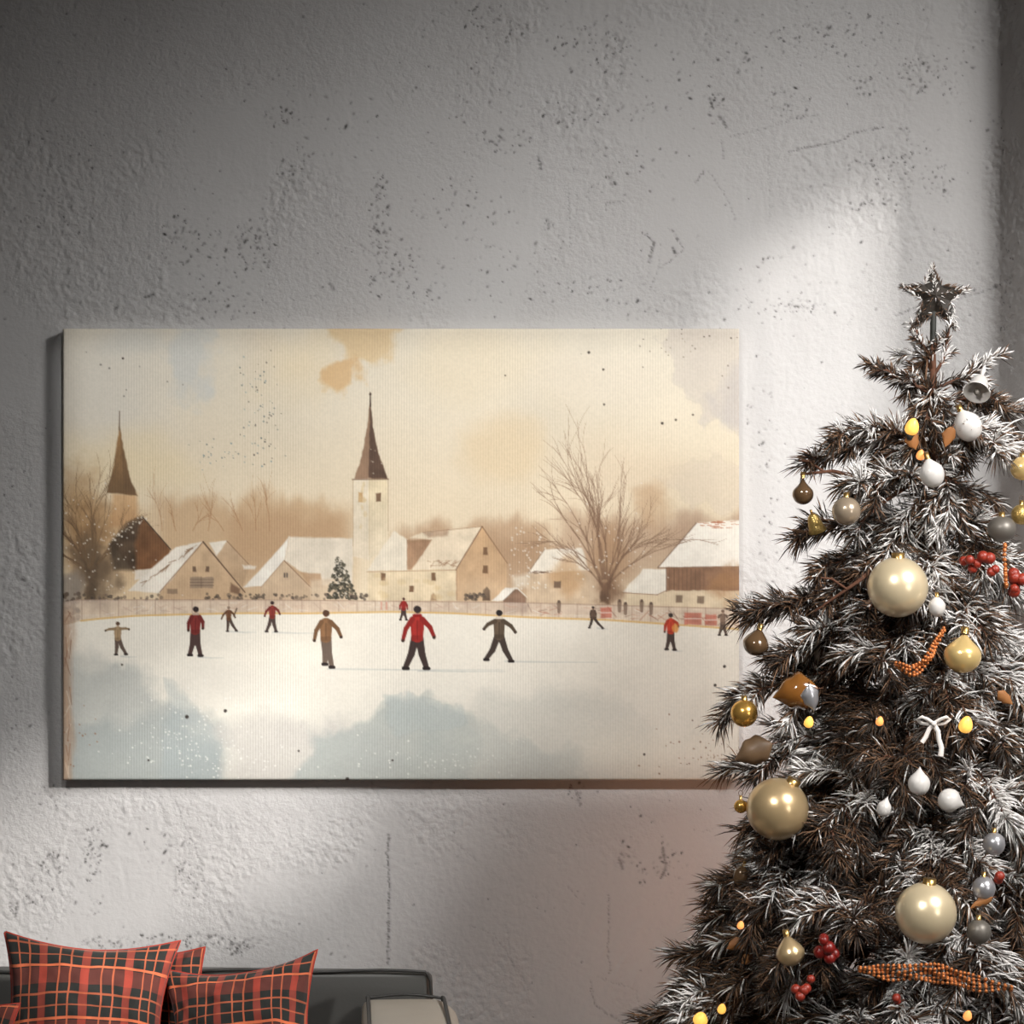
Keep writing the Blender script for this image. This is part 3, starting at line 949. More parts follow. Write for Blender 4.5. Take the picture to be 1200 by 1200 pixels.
for x, y, w_, h_ in ((449, 676, 5, 9), (508, 676, 5, 9), (569, 646, 5, 9), (569, 667, 6, 9), (482, 690, 5, 7)):
    poly([(x - w_ / 2, y - h_ / 2), (x + w_ / 2, y - h_ / 2), (x + w_ / 2, y + h_ / 2), (x - w_ / 2, y + h_ / 2)], C(124, 94, 70), 0.9, 0.6)
poly([(565.5, 704), (566, 692), (570, 687), (574, 692), (574.5, 704)], C(84, 66, 54), 0.9, 0.8)
poly([(504, 704), (505, 698), (508, 695.5), (511, 698), (512, 704)], C(160, 128, 98), 0.8, 0.8)
for _ in range(16):
    wash(pr.uniform(436, 530), pr.uniform(674, 700), 6, 4, C(222, 196, 152), 0.4, 0.6, 0.5, 6, 41)
wash(565, 690, 40, 16, C(226, 200, 166), 0.3, 0.9, 0.3, 14, 42)
# spruce
for k in range(260):
    q = pr.random() ** 0.6
    y = 652 + 50 * q
    x = 397 + (3 + 15 * q) * pr.uniform(-1, 1) + 4 * q
    dot(x, y, pr.uniform(0.8, 2.0), C(*pr.choice([(78, 74, 62), (98, 92, 76), (60, 58, 50)])), 0.75)
for k in range(40):
    q = pr.random()
    dot(397 + (2 + 14 * q) * pr.uniform(-1, 1), 654 + 46 * q, 0.8, C(232, 222, 206), 0.7)
# low shrubs along the boards
for k in range(150):
    x = pr.choice([pr.uniform(90, 190), pr.uniform(320, 386), pr.uniform(410, 430), pr.uniform(545, 568), pr.uniform(240, 310)])
    dot(x, 701 + pr.uniform(-5, 2), pr.uniform(1.0, 2.4), C(*pr.choice([(92, 80, 70), (120, 104, 90), (70, 62, 56)])), 0.6)
for k in range(60):
    dot(pr.uniform(72, 92), pr.uniform(694, 735), pr.uniform(1.0, 3.0), C(*pr.choice([(84, 70, 60), (110, 90, 74), (60, 52, 46)])), 0.6)
# hut
poly([(592, 689), (606, 689), (590, 704), (576, 704)], C(246, 238, 224), 1, 0.9)
poly([(606, 689), (620, 704), (618, 718), (590, 718), (590, 704)], C(132, 104, 86), 0.9, 1, 0.25)
line([(606, 689), (590, 704)], 1.1, 1, C(110, 86, 70), 0.8)
line([(606, 689), (622, 704)], 1.6, 1.2, C(236, 226, 210), 0.9)
# third house
poly([(619, 671), (690, 668), (691, 708), (616, 708)], C(214, 190, 160), 0.95, 1.5, 0.12)
poly([(638, 644), (682, 642), (690, 668), (643, 671), (619, 672)], C(242, 232, 214), 1, 1.1)
line([(638, 644), (619, 671)], 1, 1, C(130, 104, 84), 0.7)
for _ in range(14):
    x = pr.uniform(619, 645)
    line([(x, 671 + pr.uniform(-2, 1)), (x + 4, 671 + pr.uniform(-2, 1))], 1.3, 0.8, C(110, 86, 70), 0.6)
wash(664, 676, 26, 30, C(196, 154, 108), 0.6, 0.7, 0.5, 18, 43)
poly([(649, 681), (657, 681), (657, 689), (649, 689)], C(120, 98, 80), 0.9, 0.7)
poly([(600, 676), (620, 672), (618, 688), (602, 690)], C(236, 224, 204), 0.7, 3)
# far right barn
poly([(781, 664), (870, 662), (870, 694), (781, 693)], C(146, 112, 88), 0.95, 1, 0.15)
for x in range(785, 830, 5):
    line([(x, 667), (x, 691)], 1, 1, C(112, 84, 68), 0.5)
poly([(781, 692), (870, 692), (870, 716), (730, 714), (729, 695)], C(232, 212, 180), 0.98, 1)
poly([(816, 613), (870, 609), (870, 664), (771, 665)], C(248, 240, 226), 1, 1, 0.04)
line([(816, 613), (771, 665)], 1.3, 1.2, C(120, 96, 80), 0.8)
line([(771, 665.5), (868, 664)], 1.3, 1.3, C(130, 100, 80), 0.7)
for _ in range(26):
    x = pr.uniform(818, 866)
    y = 613 + pr.uniform(-2, 6)
    line([(x, y), (x + pr.uniform(3, 9), y + pr.uniform(-0.6, 0.6))], 1.2, 0.7, C(176, 104, 72), pr.uniform(0.3, 0.8))
poly([(754, 667), (781, 667), (781, 692), (770, 697), (729, 694)], C(246, 238, 222), 1, 1)
line([(729, 694.5), (770, 697), (781, 692)], 1.1, 1.1, C(150, 120, 96), 0.7)
line([(781, 666), (781, 693)], 1.1, 1.1, C(110, 84, 68), 0.7)
for x, y in ((796, 702), (821, 703), (862, 706)):
    poly([(x - 4, y - 4), (x + 4, y - 4), (x + 4, y + 4), (x - 4, y + 4)], C(130, 110, 92), 0.85, 0.8)
wash(852, 682, 26, 26, C(172, 130, 92), 0.7, 0.7, 0.55, 14, 44)
# big bare tree
wash(712, 650, 44, 62, C(166, 128, 94), 0.6, 0.95, 0.4, 26, 45)
wash(762, 590, 32, 40, C(196, 160, 122), 0.55, 0.8, 0.5, 22, 46)
wash(714, 690, 22, 26, C(124, 94, 72), 0.75, 0.8, 0.5, 14, 47)
for a, l in ((2.45, 78), (2.25, 88), (2.05, 96), (1.88, 100), (1.7, 104), (1.55, 108), (1.4, 108), (1.22, 98), (1.05, 92), (0.88, 84), (0.7, 84)):
    twigs(709 + 8 * math.cos(a), 690 - 12 * math.sin(a), PI / 2 + (a - PI / 2) * 0.82, l * 0.76, 2.2, C(128, 100, 80), 3, 0.62, 0.42, 3)
poly([(703, 706), (705, 690), (700, 676), (709, 684), (719, 674), (714, 692), (714, 707)], C(112, 86, 68), 0.85, 1.4, 0.2, 1.5)
for _ in range(80):
    dot(pr.gauss(715, 34), pr.gauss(660, 26), pr.uniform(0.5, 1.1), C(240, 230, 214), 0.7)
for _ in range(70):
    dot(pr.uniform(596, 640), pr.uniform(618, 690), pr.uniform(0.5, 1.2), C(240, 230, 214), 0.7)
for _ in range(110):
    dot(pr.gauss(120, 30), pr.gauss(655, 34), pr.uniform(0.5, 1.1), C(238, 228, 212), 0.75)

# ice
edge = [(60, 736), (90, 729), (100, 727), (160, 722), (283, 719), (350, 719.5), (459, 717.5), (527, 719), (620, 724), (711, 727), (813, 734), (880, 739)]
ex = np.array([e[0] for e in edge])
ey = np.array([e[1] for e in edge])
EY = np.interp(GX, ex, ey)
top_f = np.interp(GX, [60, 90, 300, 600, 880], [708, 703, 703, 706, 714])
a = sstep(-0.8, 0.8, GY - EY)
q = sstep(760, 900, GY)[..., None]
icec = C(243, 236, 221) * (1 - q) + C(226, 222, 210) * q
icec = icec * (1 + 0.03 * 2 * (fbm(GX / 50, GY / 30, 4, 50) - 0.5))[..., None]
img[:] = img * (1 - a[..., None]) + icec * a[..., None]
# boards
fb = sstep(-0.8, 0.8, GY - top_f) * (1 - a)
fcol = C(222, 202, 182) * (1 + 0.10 * 2 * (fbm(GX / 9, GY / 9, 3, 51) - 0.5))[..., None]
img[:] = img * (1 - 0.72 * fb[..., None]) + fcol * 0.72 * fb[..., None]
for x in np.arange(96, 866, 21.5):
    line([(x, float(np.interp(x, [60, 90, 300, 600, 880], [708, 703, 703, 706, 714]))), (x, float(np.interp(x, ex, ey)) - 2)], 1, 1, C(168, 142, 124), 0.6)
line([(x, y) for x, y in zip(np.linspace(88, 868, 30), np.interp(np.linspace(88, 868, 30), [60, 90, 300, 600, 880], [708, 703, 703, 706, 714]))], 1.1, 1.1, C(160, 134, 116), 0.65)
line([(x, y) for x, y in zip(np.linspace(95, 868, 40), np.interp(np.linspace(95, 868, 40), ex, ey) - 0.5)], 2.2, 2.2, C(226, 188, 122), 0.85)
for k in range(70):
    x = pr.uniform(592, 864)
    y0 = float(np.interp(x, ex, ey))
    line([(x, y0 - pr.uniform(3, 16)), (x + pr.uniform(4, 12), y0 - pr.uniform(3, 16))], 1.2, 0.8, C(*pr.choice([(176, 120, 100), (196, 150, 128), (150, 124, 108), (240, 230, 216)])), pr.uniform(0.3, 0.7))
for k in range(80):
    x = pr.uniform(95, 580)
    y0 = float(np.interp(x, ex, ey))
    line([(x, y0 - pr.uniform(4, 13)), (x + pr.uniform(4, 12), y0 - pr.uniform(4, 13))], 1.2, 0.8, C(*pr.choice([(200, 170, 150), (214, 184, 164), (184, 160, 144), (240, 230, 216)])), pr.uniform(0.25, 0.55))
for x0, x1, y0, y1 in ((704, 717, 712, 724), (802, 822, 718, 732), (826, 840, 720, 733)):
    poly([(x0, y0), (x1, y0), (x1, y1), (x0, y1)], C(196, 96, 78), 0.65, 0.9, 0.25)
    line([(x0, (y0 + y1) / 2), (x1, (y0 + y1) / 2)], 1.4, 1.4, C(240, 226, 210), 0.7)
for x in (447, 453):
    line([(x, 706), (x, 714)], 1.6, 1.6, C(214, 120, 100), 0.5)
# washes on the ice
polywash([(60, 770), (110, 762), (150, 790), (190, 800), (232, 838), (258, 862), (264, 930), (60, 930)], C(186, 188, 182), 0.75, 9, 12, 30, 60)
polywash([(60, 850), (120, 845), (178, 832), (225, 848), (252, 874), (266, 930), (60, 930)], C(164, 171, 168), 0.6, 7, 10, 26, 62, 0.0)
polywash([(190, 800), (236, 838), (262, 876), (262, 930), (190, 930)], C(168, 178, 178), 0.45, 5, 9, 24, 61, 0.08)
wash(300, 800, 150, 38, C(226, 220, 208), 0.6, 0.7, 0.4, 40, 63)
polywash([(262, 850), (330, 838), (400, 852), (470, 856), (470, 930), (262, 930)], C(206, 201, 193), 0.75, 10, 10, 28, 64)
polywash([(372, 856), (420, 838), (462, 816), (500, 818), (540, 830), (566, 848), (610, 868), (680, 884), (690, 930), (340, 930)], C(176, 183, 178), 0.7, 6, 9, 26, 65, 0.05)
polywash([(452, 818), (478, 813), (508, 820), (545, 828), (552, 846), (520, 862), (462, 860)], C(186, 194, 191), 0.5, 3, 7, 20, 66, 0.10)
polywash([(560, 812), (660, 808), (735, 812), (760, 850), (770, 930), (560, 930)], C(212, 210, 200), 0.55, 8, 8, 26, 67, 0.03)
wash(760, 880, 110, 40, C(228, 222, 206), 0.6, 0.8, 0.4, 40, 68)
wash(110, 775, 34, 20, C(222, 216, 204), 0.5, 0.7, 0.4, 24, 69)
# long soft shadows of the skaters painted on the ice
for x0, x1, y in ((232, 262, 770), (142, 160, 769), (384, 590, 784), (320, 372, 741), (490, 592, 786), (592, 700, 775), (270, 300, 740), (700, 712, 736), (788, 800, 762)):
    line([(x0, y), ((x0 + x1) / 2, y + 1), (x1, y + 1)], 2.2, 0.8, C(196, 198, 192), 0.6)
# worn left border
sl = box(CX0 - 5, 700, 100, 920, 0)
x, y = GX[sl], GY[sl]
a = (1 - sstep(76, 92, x + 12 * (fbm(x / 6, y / 40, 3, 71) - 0.5))) * sstep(700, 730, y)
blend(sl, a * 0.75, C(184, 150, 122))
for _ in range(26):
    y0 = pr.uniform(715, 900)
    line([(pr.uniform(75, 84), y0), (pr.uniform(75, 84), y0 + pr.uniform(6, 24))], 1.3, 0.8, C(*pr.choice([(240, 226, 206), (140, 100, 78), (206, 170, 140)])), 0.6)


def skater(cx, y0, y1, jac, tro, hat, hands, feet, lean=0.0, scarf=None):
    H = y1 - y0
    hip = (cx - lean * H * 0.2, y0 + 0.52 * H)
    sh = (cx + lean * H * 0.25, y0 + 0.20 * H)
    hd = (sh[0] + lean * H * 0.06, y0 + 0.075 * H)
    for f in feet:
        kx, ky = (hip[0] + (cx + f[0] * H)) / 2 + f[0] * 0.02 * H, y0 + 0.76 * H
        line([(hip[0] + np.sign(f[0]) * 0.03 * H, hip[1] - 0.02 * H), (kx, ky), (cx + f[0] * H, y0 + f[1] * H)], 0.13 * H, 0.08 * H, tro)
        line([(cx + f[0] * H - 0.03 * H, y0 + (f[1] + 0.015) * H), (cx + f[0] * H + 0.04 * H, y0 + (f[1] + 0.02) * H)], 0.06 * H, 0.05 * H, C(50, 42, 40))
    w_ = 0.105 * H
    line([(sh[0], sh[1] + 0.055 * H), ((sh[0] + hip[0]) / 2, (sh[1] + hip[1]) / 2), (hip[0], hip[1] - 0.035 * H)], 0.215 * H, 0.185 * H, jac)
    poly([(sh[0] - w_ * 0.7, sh[1] + 0.02 * H), (sh[0] + w_ * 0.2, sh[1] - 0.045 * H), (sh[0] + w_ * 0.3, hip[1] + 0.02 * H), (hip[0] - w_ * 0.8, hip[1] + 0.025 * H)], np.clip(jac * 1.16, 0, 1), 0.5, 1.2, 0.18, 0.4)
    poly([(hip[0] - w_ * 0.85, hip[1] - 0.05 * H), (hip[0] + w_ * 0.85, hip[1] - 0.05 * H), (hip[0] + w_ * 0.8, hip[1] + 0.03 * H), (hip[0] - w_ * 0.8, hip[1] + 0.03 * H)], jac * 0.9, 1, 0.6, 0.15, 0.3)
    for s, h in zip((-1, 1), hands):
        ex_, ey_ = (sh[0] + s * w_ + cx + h[0] * H) / 2 + s * 0.015 * H, (sh[1] + y0 + h[1] * H) / 2
        line([(sh[0] + s * w_ * 0.75, sh[1] + 0.02 * H), (ex_, ey_), (cx + h[0] * H, y0 + h[1] * H)], 0.085 * H, 0.055 * H, jac * 0.9)
        dot(cx + h[0] * H, y0 + (h[1] + 0.01) * H, 0.026 * H, C(70, 54, 46))
    line([(sh[0], sh[1] + 0.05 * H), (hip[0], hip[1])], 0.03 * H, 0.02 * H, jac * 0.7, 0.5)
    dot(hd[0], hd[1] + 0.012 * H, 0.046 * H, C(176, 132, 106))
    line([(hd[0] - 0.006 * H, hd[1] - 0.012 * H), (hd[0] + 0.008 * H, hd[1] - 0.004 * H)], 0.104 * H, 0.108 * H, hat)
    if scarf is not None:
        line([(sh[0] - 0.05 * H, sh[1] - 0.04 * H), (sh[0] + 0.05 * H, sh[1] - 0.04 * H)], 0.045 * H, 0.045 * H, scarf)


DK = C(64, 54, 50)
skater(138, 728, 768, C(164, 138, 106), C(100, 84, 74), C(96, 74, 58), ((-0.36, 0.27), (0.33, 0.23)), ((-0.05, 0.96), (0.24, 0.95)), 0.0)
skater(229, 710, 769, C(126, 50, 46), C(80, 60, 56), C(58, 48, 46), ((-0.14, 0.48), (0.15, 0.44)), ((-0.11, 0.96), (0.1, 0.97)), 0.02, C(190, 170, 150))
skater(268, 710, 740, C(116, 80, 56), C(86, 70, 62), C(150, 128, 110), ((-0.28, 0.5), (0.25, 0.45)), ((-0.05, 0.97), (0.3, 0.96)), 0.0)
line([(274, 722), (277.5, 713)], 1.5, 1.5, C(90, 70, 58), 0.9)
skater(319, 704, 741, C(136, 58, 50), C(84, 68, 62), C(60, 46, 44), ((-0.24, 0.48), (0.24, 0.42)), ((-0.18, 0.96), (0.12, 0.96)), 0.0)
skater(382, 714, 782, C(136, 100, 70), C(112, 96, 84), C(92, 66, 52), ((-0.2, 0.53), (0.26, 0.47)), ((-0.02, 0.93), (0.1, 0.98)), 0.0)
skater(473, 700, 727, C(160, 52, 46), C(76, 60, 56), C(84, 50, 46), ((-0.17, 0.5), (0.17, 0.5)), ((-0.14, 0.96), (0.12, 0.96)), 0.0)
skater(489, 709, 785, C(166, 50, 44), C(70, 56, 52), C(60, 50, 48), ((-0.22, 0.54), (0.26, 0.49)), ((-0.18, 0.96), (0.14, 0.96)), 0.0, C(150, 36, 34))
skater(585, 714, 777, C(98, 82, 66), C(72, 60, 54), C(48, 42, 40), ((-0.28, 0.36), (0.3, 0.42)), ((-0.24, 0.92), (0.22, 0.95)), 0.0, C(220, 206, 188))
skater(695, 710, 737, C(104, 84, 70), C(72, 60, 54), C(64, 52, 48), ((-0.1, 0.5), (0.12, 0.5)), ((-0.16, 0.93), (0.42, 0.96)), 0.0)
skater(786, 718, 762, C(196, 72, 52), C(80, 66, 60), C(66, 56, 52), ((-0.16, 0.5), (0.2, 0.36)), ((-0.11, 0.96), (0.1, 0.97)), 0.0)
wash(791.5, 736, 5, 6, C(224, 150, 78), 0.85, 0.4, 0.2, 4, 80)
skater(847, 714, 745, C(132, 110, 94), C(96, 80, 70), C(128, 104, 88), ((-0.15, 0.3), (0.16, 0.3)), ((-0.13, 0.96), (0.13, 0.96)), 0.0)
for x, y in ((655, 704), (726, 703), (733, 706), (752, 703), (763, 706)):
    line([(x, y + 3), (x, y + 13)], 5.0, 3.6, C(126, 104, 88), 0.75)
    dot(x, y + 1, 1.8, C(96, 78, 68), 0.8)
# blossoms of speckle
for cx, cy, sx, sy, n, cols, r0, r1 in ((300, 455, 12, 22, 36, ((90, 110, 116), (130, 156, 164), (60, 60, 62)), 0.4, 1.0), (306, 520, 14, 14, 26, ((90, 110, 116), (120, 150, 160), (60, 60, 62)), 0.4, 1.1),
                                    (245, 533, 14, 9, 26, ((120, 150, 160), (80, 100, 108)), 0.4, 1.1), (318, 490, 8, 12, 18, ((90, 110, 116), (60, 60, 62)), 0.4, 1.0),
                                    (230, 860, 46, 30, 150, ((240, 238, 230),), 0.4, 1.2), (520, 890, 60, 16, 90, ((240, 238, 230),), 0.4, 1.2), (260, 895, 40, 14, 60, ((240, 238, 230),), 0.4, 1.3),
                                    (100, 865, 12, 22, 14, ((150, 96, 66),), 0.5, 1.0), (815, 880, 30, 22, 40, ((100, 74, 60), (130, 96, 78)), 0.4, 1.1), (845, 895, 14, 12, 30, ((120, 84, 66),), 0.4, 1.0),
                                    (800, 420, 40, 30, 14, ((70, 60, 56),), 0.4, 1.0), (760, 405, 60, 10, 12, ((70, 60, 56), (160, 150, 140)), 0.4, 1.0), (150, 430, 50, 20, 8, ((120, 116, 112),), 0.5, 1.3)):
    for _ in range(n):
        dot(pr.gauss(cx, sx), pr.gauss(cy, sy), pr.uniform(r0, r1), C(*pr.choice(cols)), pr.uniform(0.5, 0.95))
for x, y, r in ((219, 840, 2.2), (264, 833, 2.0), (407, 913, 2.2), (174, 891, 1.2), (143, 779, 1.2), (350, 880, 1.2), (690, 413, 1.6), (776, 496, 1.6), (708, 474, 1.2), (838, 803, 1.7), (849, 781, 1.8), (755, 884, 1.4), (144, 420, 1.3),
                (707, 433, 1.3), (792, 492, 1.2), (812, 486, 1.1), (460, 891, 1.2), (592, 440, 0.9)):
    dot(x, y, r, C(58, 50, 46), 0.9)
# pigment grain and weave
grain = vnoise(GX / 2.0, GY / 2.0, 90) - 0.5
weave = np.sin(GX * 2 * PI / 3.1)
img *= (1 + 0.04 * grain + 0.026 * weave)[..., None]
img = np.clip(img, 0, 1)
CANVAS_GAIN = 0.61
lin = np.clip(srgb2lin(img) * CANVAS_GAIN, 0.0, 0.95)

rr = 0.006
dC = CY - CAM_Y
XX = (GX - 600) * dC / F
ZZ = CAM_Z - (GY - 600) * dC / F
ed = np.minimum(np.minimum(XX - XX.min(), XX.max() - XX), np.minimum(ZZ - ZZ.min(), ZZ.max() - ZZ))
YY = CY + rr * (1 - np.sqrt(np.clip(1 - np.clip(1 - ed / rr, 0, 1) ** 2, 0, 1)))
print_o = thing('canvas_print', 'large watercolour canvas print of a village skating rink on the plaster wall', 'picture', (float(XX.mean()), 0, float(ZZ.mean())))
off = np.array([print_o.location.x, 0, print_o.location.z])
Vv = np.stack([XX, YY, ZZ], -1).reshape(-1, 3) - off
idx = np.arange(NH * NW).reshape(NH, NW)
Fq = np.stack([idx[:-1, :-1], idx[1:, :-1], idx[1:, 1:], idx[:-1, 1:]], -1).reshape(-1, 4)
me = npmesh('printed_face', Vv, Fq, [M['canvas']])
ca = me.color_attributes.new('paint', 'FLOAT_COLOR', 'POINT')
ca.data.foreach_set('color', np.concatenate([lin, np.ones((NH, NW, 1))], -1).astype(np.float32).ravel())
tag(link('printed_face', me, print_o), 'front of the canvas with skaters, church and bare trees')
# wrapped sides
ring = np.concatenate([idx[0, :], idx[1:, -1], idx[-1, -2::-1], idx[-2:0:-1, 0]])
P3 = Vv[ring]
Cc = lin.reshape(-1, 3)[ring]
n = len(ring)
back = P3.copy()
back[:, 1] = -0.004
Vs = np.concatenate([P3, back])
k = np.arange(n)
k2 = (k + 1) % n
Fs = np.stack([k, k2, k2 + n, k + n], -1)
me = npmesh('wrapped_edge', Vs, Fs, [M['canvas']], smooth=False)
ca = me.color_attributes.new('paint', 'FLOAT_COLOR', 'POINT')
cc = np.concatenate([Cc, Cc])
ca.data.foreach_set('color', np.concatenate([cc, np.ones((2 * n, 1))], -1).astype(np.float32).ravel())
link('wrapped_edge', me, print_o)

# ------------------------------------------------------------------ sofa
def soft_box(x0, x1, y0, y1, z0, z1, bev=0.03, seg=5, puff=0.0, cuts=10, tilt=0.0):
    bm = bmesh.new()
    bmesh.ops.create_cube(bm, size=1)
    for v in bm.verts:
        v.co = Vector(((x0 + x1) / 2 + v.co.x * (x1 - x0), (y0 + y1) / 2 + v.co.y * (y1 - y0), (z0 + z1) / 2 + v.co.z * (z1 - z0)))
    bmesh.ops.bevel(bm, geom=bm.edges[:], offset=bev, segments=seg, profile=0.5, affect='EDGES')
    bmesh.ops.subdivide_edges(bm, edges=[e for e in bm.edges if e.calc_length() > 0.06], cuts=cuts, use_grid_fill=True)
    cx, cy, cz = (x0 + x1) / 2, (y0 + y1) / 2, (z0 + z1) / 2
    hx, hy, hz = (x1 - x0) / 2, (y1 - y0) / 2, (z1 - z0) / 2
    for v in bm.verts:
        u = np.clip([(v.co.x - cx) / hx, (v.co.y - cy) / hy, (v.co.z - cz) / hz], -1, 1)
        b = [(1 - u[0] ** 2), (1 - u[1] ** 2), (1 - u[2] ** 2)]
        wv = 0.004 * math.sin(v.co.x * 23 + v.co.z * 17) * math.sin(v.co.z * 13 + v.co.y * 19)
        v.co.x += (puff * u[0] * b[1] * b[2])
        v.co.y += (puff * u[1] * b[0] ** 0.5 * b[2] + wv * abs(u[1]))
        v.co.z += (puff * u[2] * b[0] ** 0.5 * b[1]) + tilt * (v.co.y - y0) * (1 if u[2] > 0 else 0)
    return bm


sofa = thing('sofa', 'dark grey leather sofa with piped edges below the canvas print', 'sofa', (-1.05, -0.75, 0))
so_ = np.array([-1.05, -0.75, 0])


def sofa_part(name, bm, mat, label=None):
    bmesh.ops.translate(bm, verts=bm.verts[:], vec=Vector((1.05, 0.75, 0)))
    o = link(name, from_bm(name, bm, [mat]), sofa)
    if label:
        o['label'] = label
    return o


YB = -0.40                       # front of the backrest
zb = P(0, 1139, YB).z
xb = P(503, 0, YB).x
back_o = sofa_part('backrest', soft_box(-2.0, xb, YB, YB + 0.2, 0.30, zb, 0.012, 4, 0.012, 12, -0.19), M['sofa'])


def pipe_along(name, pts, r, parent, mat):
    V, Fq = tube(pts, r, 8)
    return link(name, npmesh(name, V - so_, Fq, [mat]), parent)


pl = [(x, YB - 0.002 + 0.003 * math.sin(x * 9), zb + 0.002 + 0.0025 * math.sin(x * 21 + 1)) for x in np.linspace(-1.99, xb - 0.008, 40)]
pl += [(xb - 0.002, YB, zb - 0.008)] + [(xb + 0.001 + 0.02 * (zb - z) / 0.3, YB, z) for z in np.linspace(zb - 0.02, zb - 0.3, 12)]
pipe_along('piping', pl, 0.0032, sofa, M['piping'])
sofa_part('base', soft_box(-1.98, -0.16, -1.25, YB + 0.18, 0.10, 0.34, 0.03, 4, 0.005), M['sofa'])
for k in range(3):
    x0 = -1.92 + k * 0.56
    sofa_part('seat_cushion', soft_box(x0 + 0.003, x0 + 0.557, -1.24, YB - 0.01, 0.34, 0.48, 0.035, 5, 0.015), M['sofa'])
# padded arm: top face with piping on both long edges
YA = -0.43
za = P(0, 1170, YA).z
xa0, xa1 = P(431, 0, YA).x, P(519, 0, YA).x
arm_bm = soft_box(xa0 - 0.012, xa1 + 0.03, -1.26, YA, 0.10, za, 0.018, 5, 0.02, 10)
for v in arm_bm.verts:               # the outer cheek rolls away downwards
    if v.co.x > xa1 - 0.01 and v.co.z > za - 0.2:
        v.co.z -= (v.co.x - xa1 + 0.01) * 0.6
for v in arm_bm.verts:
    v.co.x += (YA - v.co.y) * 0.07
arm_o = sofa_part('arm', arm_bm, M['sofa_arm'], 'lighter taupe padded arm')
for xx, bow in ((xa0, -0.002), (xa1, 0.002)):
    pts = [(xx, YA + 0.004, za - 0.12), (xx, YA + 0.004, za - 0.03), (xx, YA + 0.001, za - 0.002), (xx, YA - 0.02, za + 0.006)]
    pts += [(xx + 0.07 * (YA - y), y, za + 0.011) for k, y in enumerate(np.linspace(YA - 0.06, -1.22, 10))]
    pipe_along('piping', pts, 0.0042, arm_o, M['piping'])
pipe_along('piping', [(x, YA - 0.004, za + 0.001 + 0.008 * math.sin((x - xa0) / (xa1 - xa0) * PI)) for x in np.linspace(xa0, xa1, 14)], 0.003, arm_o, M['piping'])
for (x, y) in ((-1.9, -1.18), (-1.9, -0.32), (-0.25, -1.18), (-0.25, -0.32)):
    V, Fq = lathe([(0.0001, 0), (0.02, 0), (0.026, 0.11), (0.0001, 0.11)], 14)
    link('leg', npmesh('leg', V + np.array([x, y, 0]) - so_, Fq, [M['metal_dark']]), sofa)
# left arm, out of frame
sofa_part('arm', soft_box(-2.2, -2.0, -1.26, YB + 0.15, 0.10, za, 0.02, 4, 0.02), M['sofa'])

# ------------------------------------------------------------------ plaid pillows
def pillow(name, label, half, tx, mat, M4, seed=1, pinch=0.12, group='plaid throw pillows'):
    n = 90
    u = np.linspace(-1, 1, n)
    Ug, Vg = np.meshgrid(u, u)
    ex = 1 - pinch * (1 - Vg ** 2) * np.abs(Ug) ** 2
    ez = 1 - pinch * (1 - Ug ** 2) * np.abs(Vg) ** 2
    X = half[0] * Ug * ex
    Z = half[1] * Vg * ez
    prof = np.clip((1 - Ug ** 2) * (1 - Vg ** 2), 0, 1) ** 0.42
    wr = 0.034 * (fbm(Ug * 2.2 + 5, Vg * 2.2 + 5, 3, seed) - 0.5) * np.clip(prof * 2, 0, 1)
    cr = 0.022 * np.sin(8 * (np.abs(Ug) - np.abs(Vg)) + 2 * seed) * np.clip(np.abs(Ug * Vg) - 0.25, 0, 1) * prof
    edge = 0.006 * np.sin(5 * Ug + seed) * (np.abs(Vg) ** 6) + 0.006 * np.sin(4 * Vg + 2 + seed) * (np.abs(Ug) ** 6)
    Yf = -tx * prof + wr + cr + edge
    Yb = tx * 0.8 * prof + edge
    Vf = np.stack([X, Yf, Z], -1).reshape(-1, 3)
    Vb = np.stack([X, Yb + 0.0008, Z], -1).reshape(-1, 3)
    idx = np.arange(n * n).reshape(n, n)
    Ff = np.stack([idx[:-1, :-1], idx[:-1, 1:], idx[1:, 1:], idx[1:, :-1]], -1).reshape(-1, 4)
    Fb = Ff[:, ::-1] + n * n
    ring = np.concatenate([idx[0, :], idx[1:, -1], idx[-1, -2::-1], idx[-2:0:-1, 0]])
    r2 = np.roll(ring, -1)
    Fe = np.stack([ring, ring + n * n, r2 + n * n, r2], -1)
    V = np.concatenate([Vf, Vb])
    Fq = np.concatenate([Ff, Fb, Fe])
    me = npmesh(name, V, Fq, [mat])
    uvl = me.uv_layers.new(name='weave')
    wob1 = 0.035 * (fbm(Ug * 1.7 + 9, Vg * 1.7 + 3, 3, seed + 40) - 0.5)
    wob2 = 0.05 * (fbm(Ug * 1.7 + 2, Vg * 1.7 + 8, 3, seed + 50) - 0.5) - 0.05 * (1 - Ug ** 2)
    uvv = np.stack([(Ug + 1) / 2 + wob1, (Vg + 1) / 2 + wob2], -1).reshape(-1, 2)
    uvv = np.concatenate([uvv, uvv])[Fq.ravel()]
    uvl.data.foreach_set('uv', uvv.astype(np.float32).ravel())
    root = thing(name, label, 'pillow', (0, 0, 0), group)
    root.matrix_world = M4
    link('cover', me, root)
    # stitched seam round the edge
    pts = [tuple(V[i]) for i in ring[::2]]
    pts.append(pts[0])
    Vt, Ft = tube(pts, 0.0022, 6)
    o = link('seam', npmesh('seam', Vt, Ft, [M['seam']]), root)
    return root


M['seam'] = simple('seam_red', L(160, 52, 36), 0.8)


def pose(px, py, Y, roll, lean, yaw=0.0):
    c = P(px, py, Y)
    return Matrix.Translation(c) @ Matrix.Rotation(yaw, 4, 'Z') @ Matrix.Rotation(-lean, 4, 'X') @ Matrix.Rotation(roll, 4, 'Y')


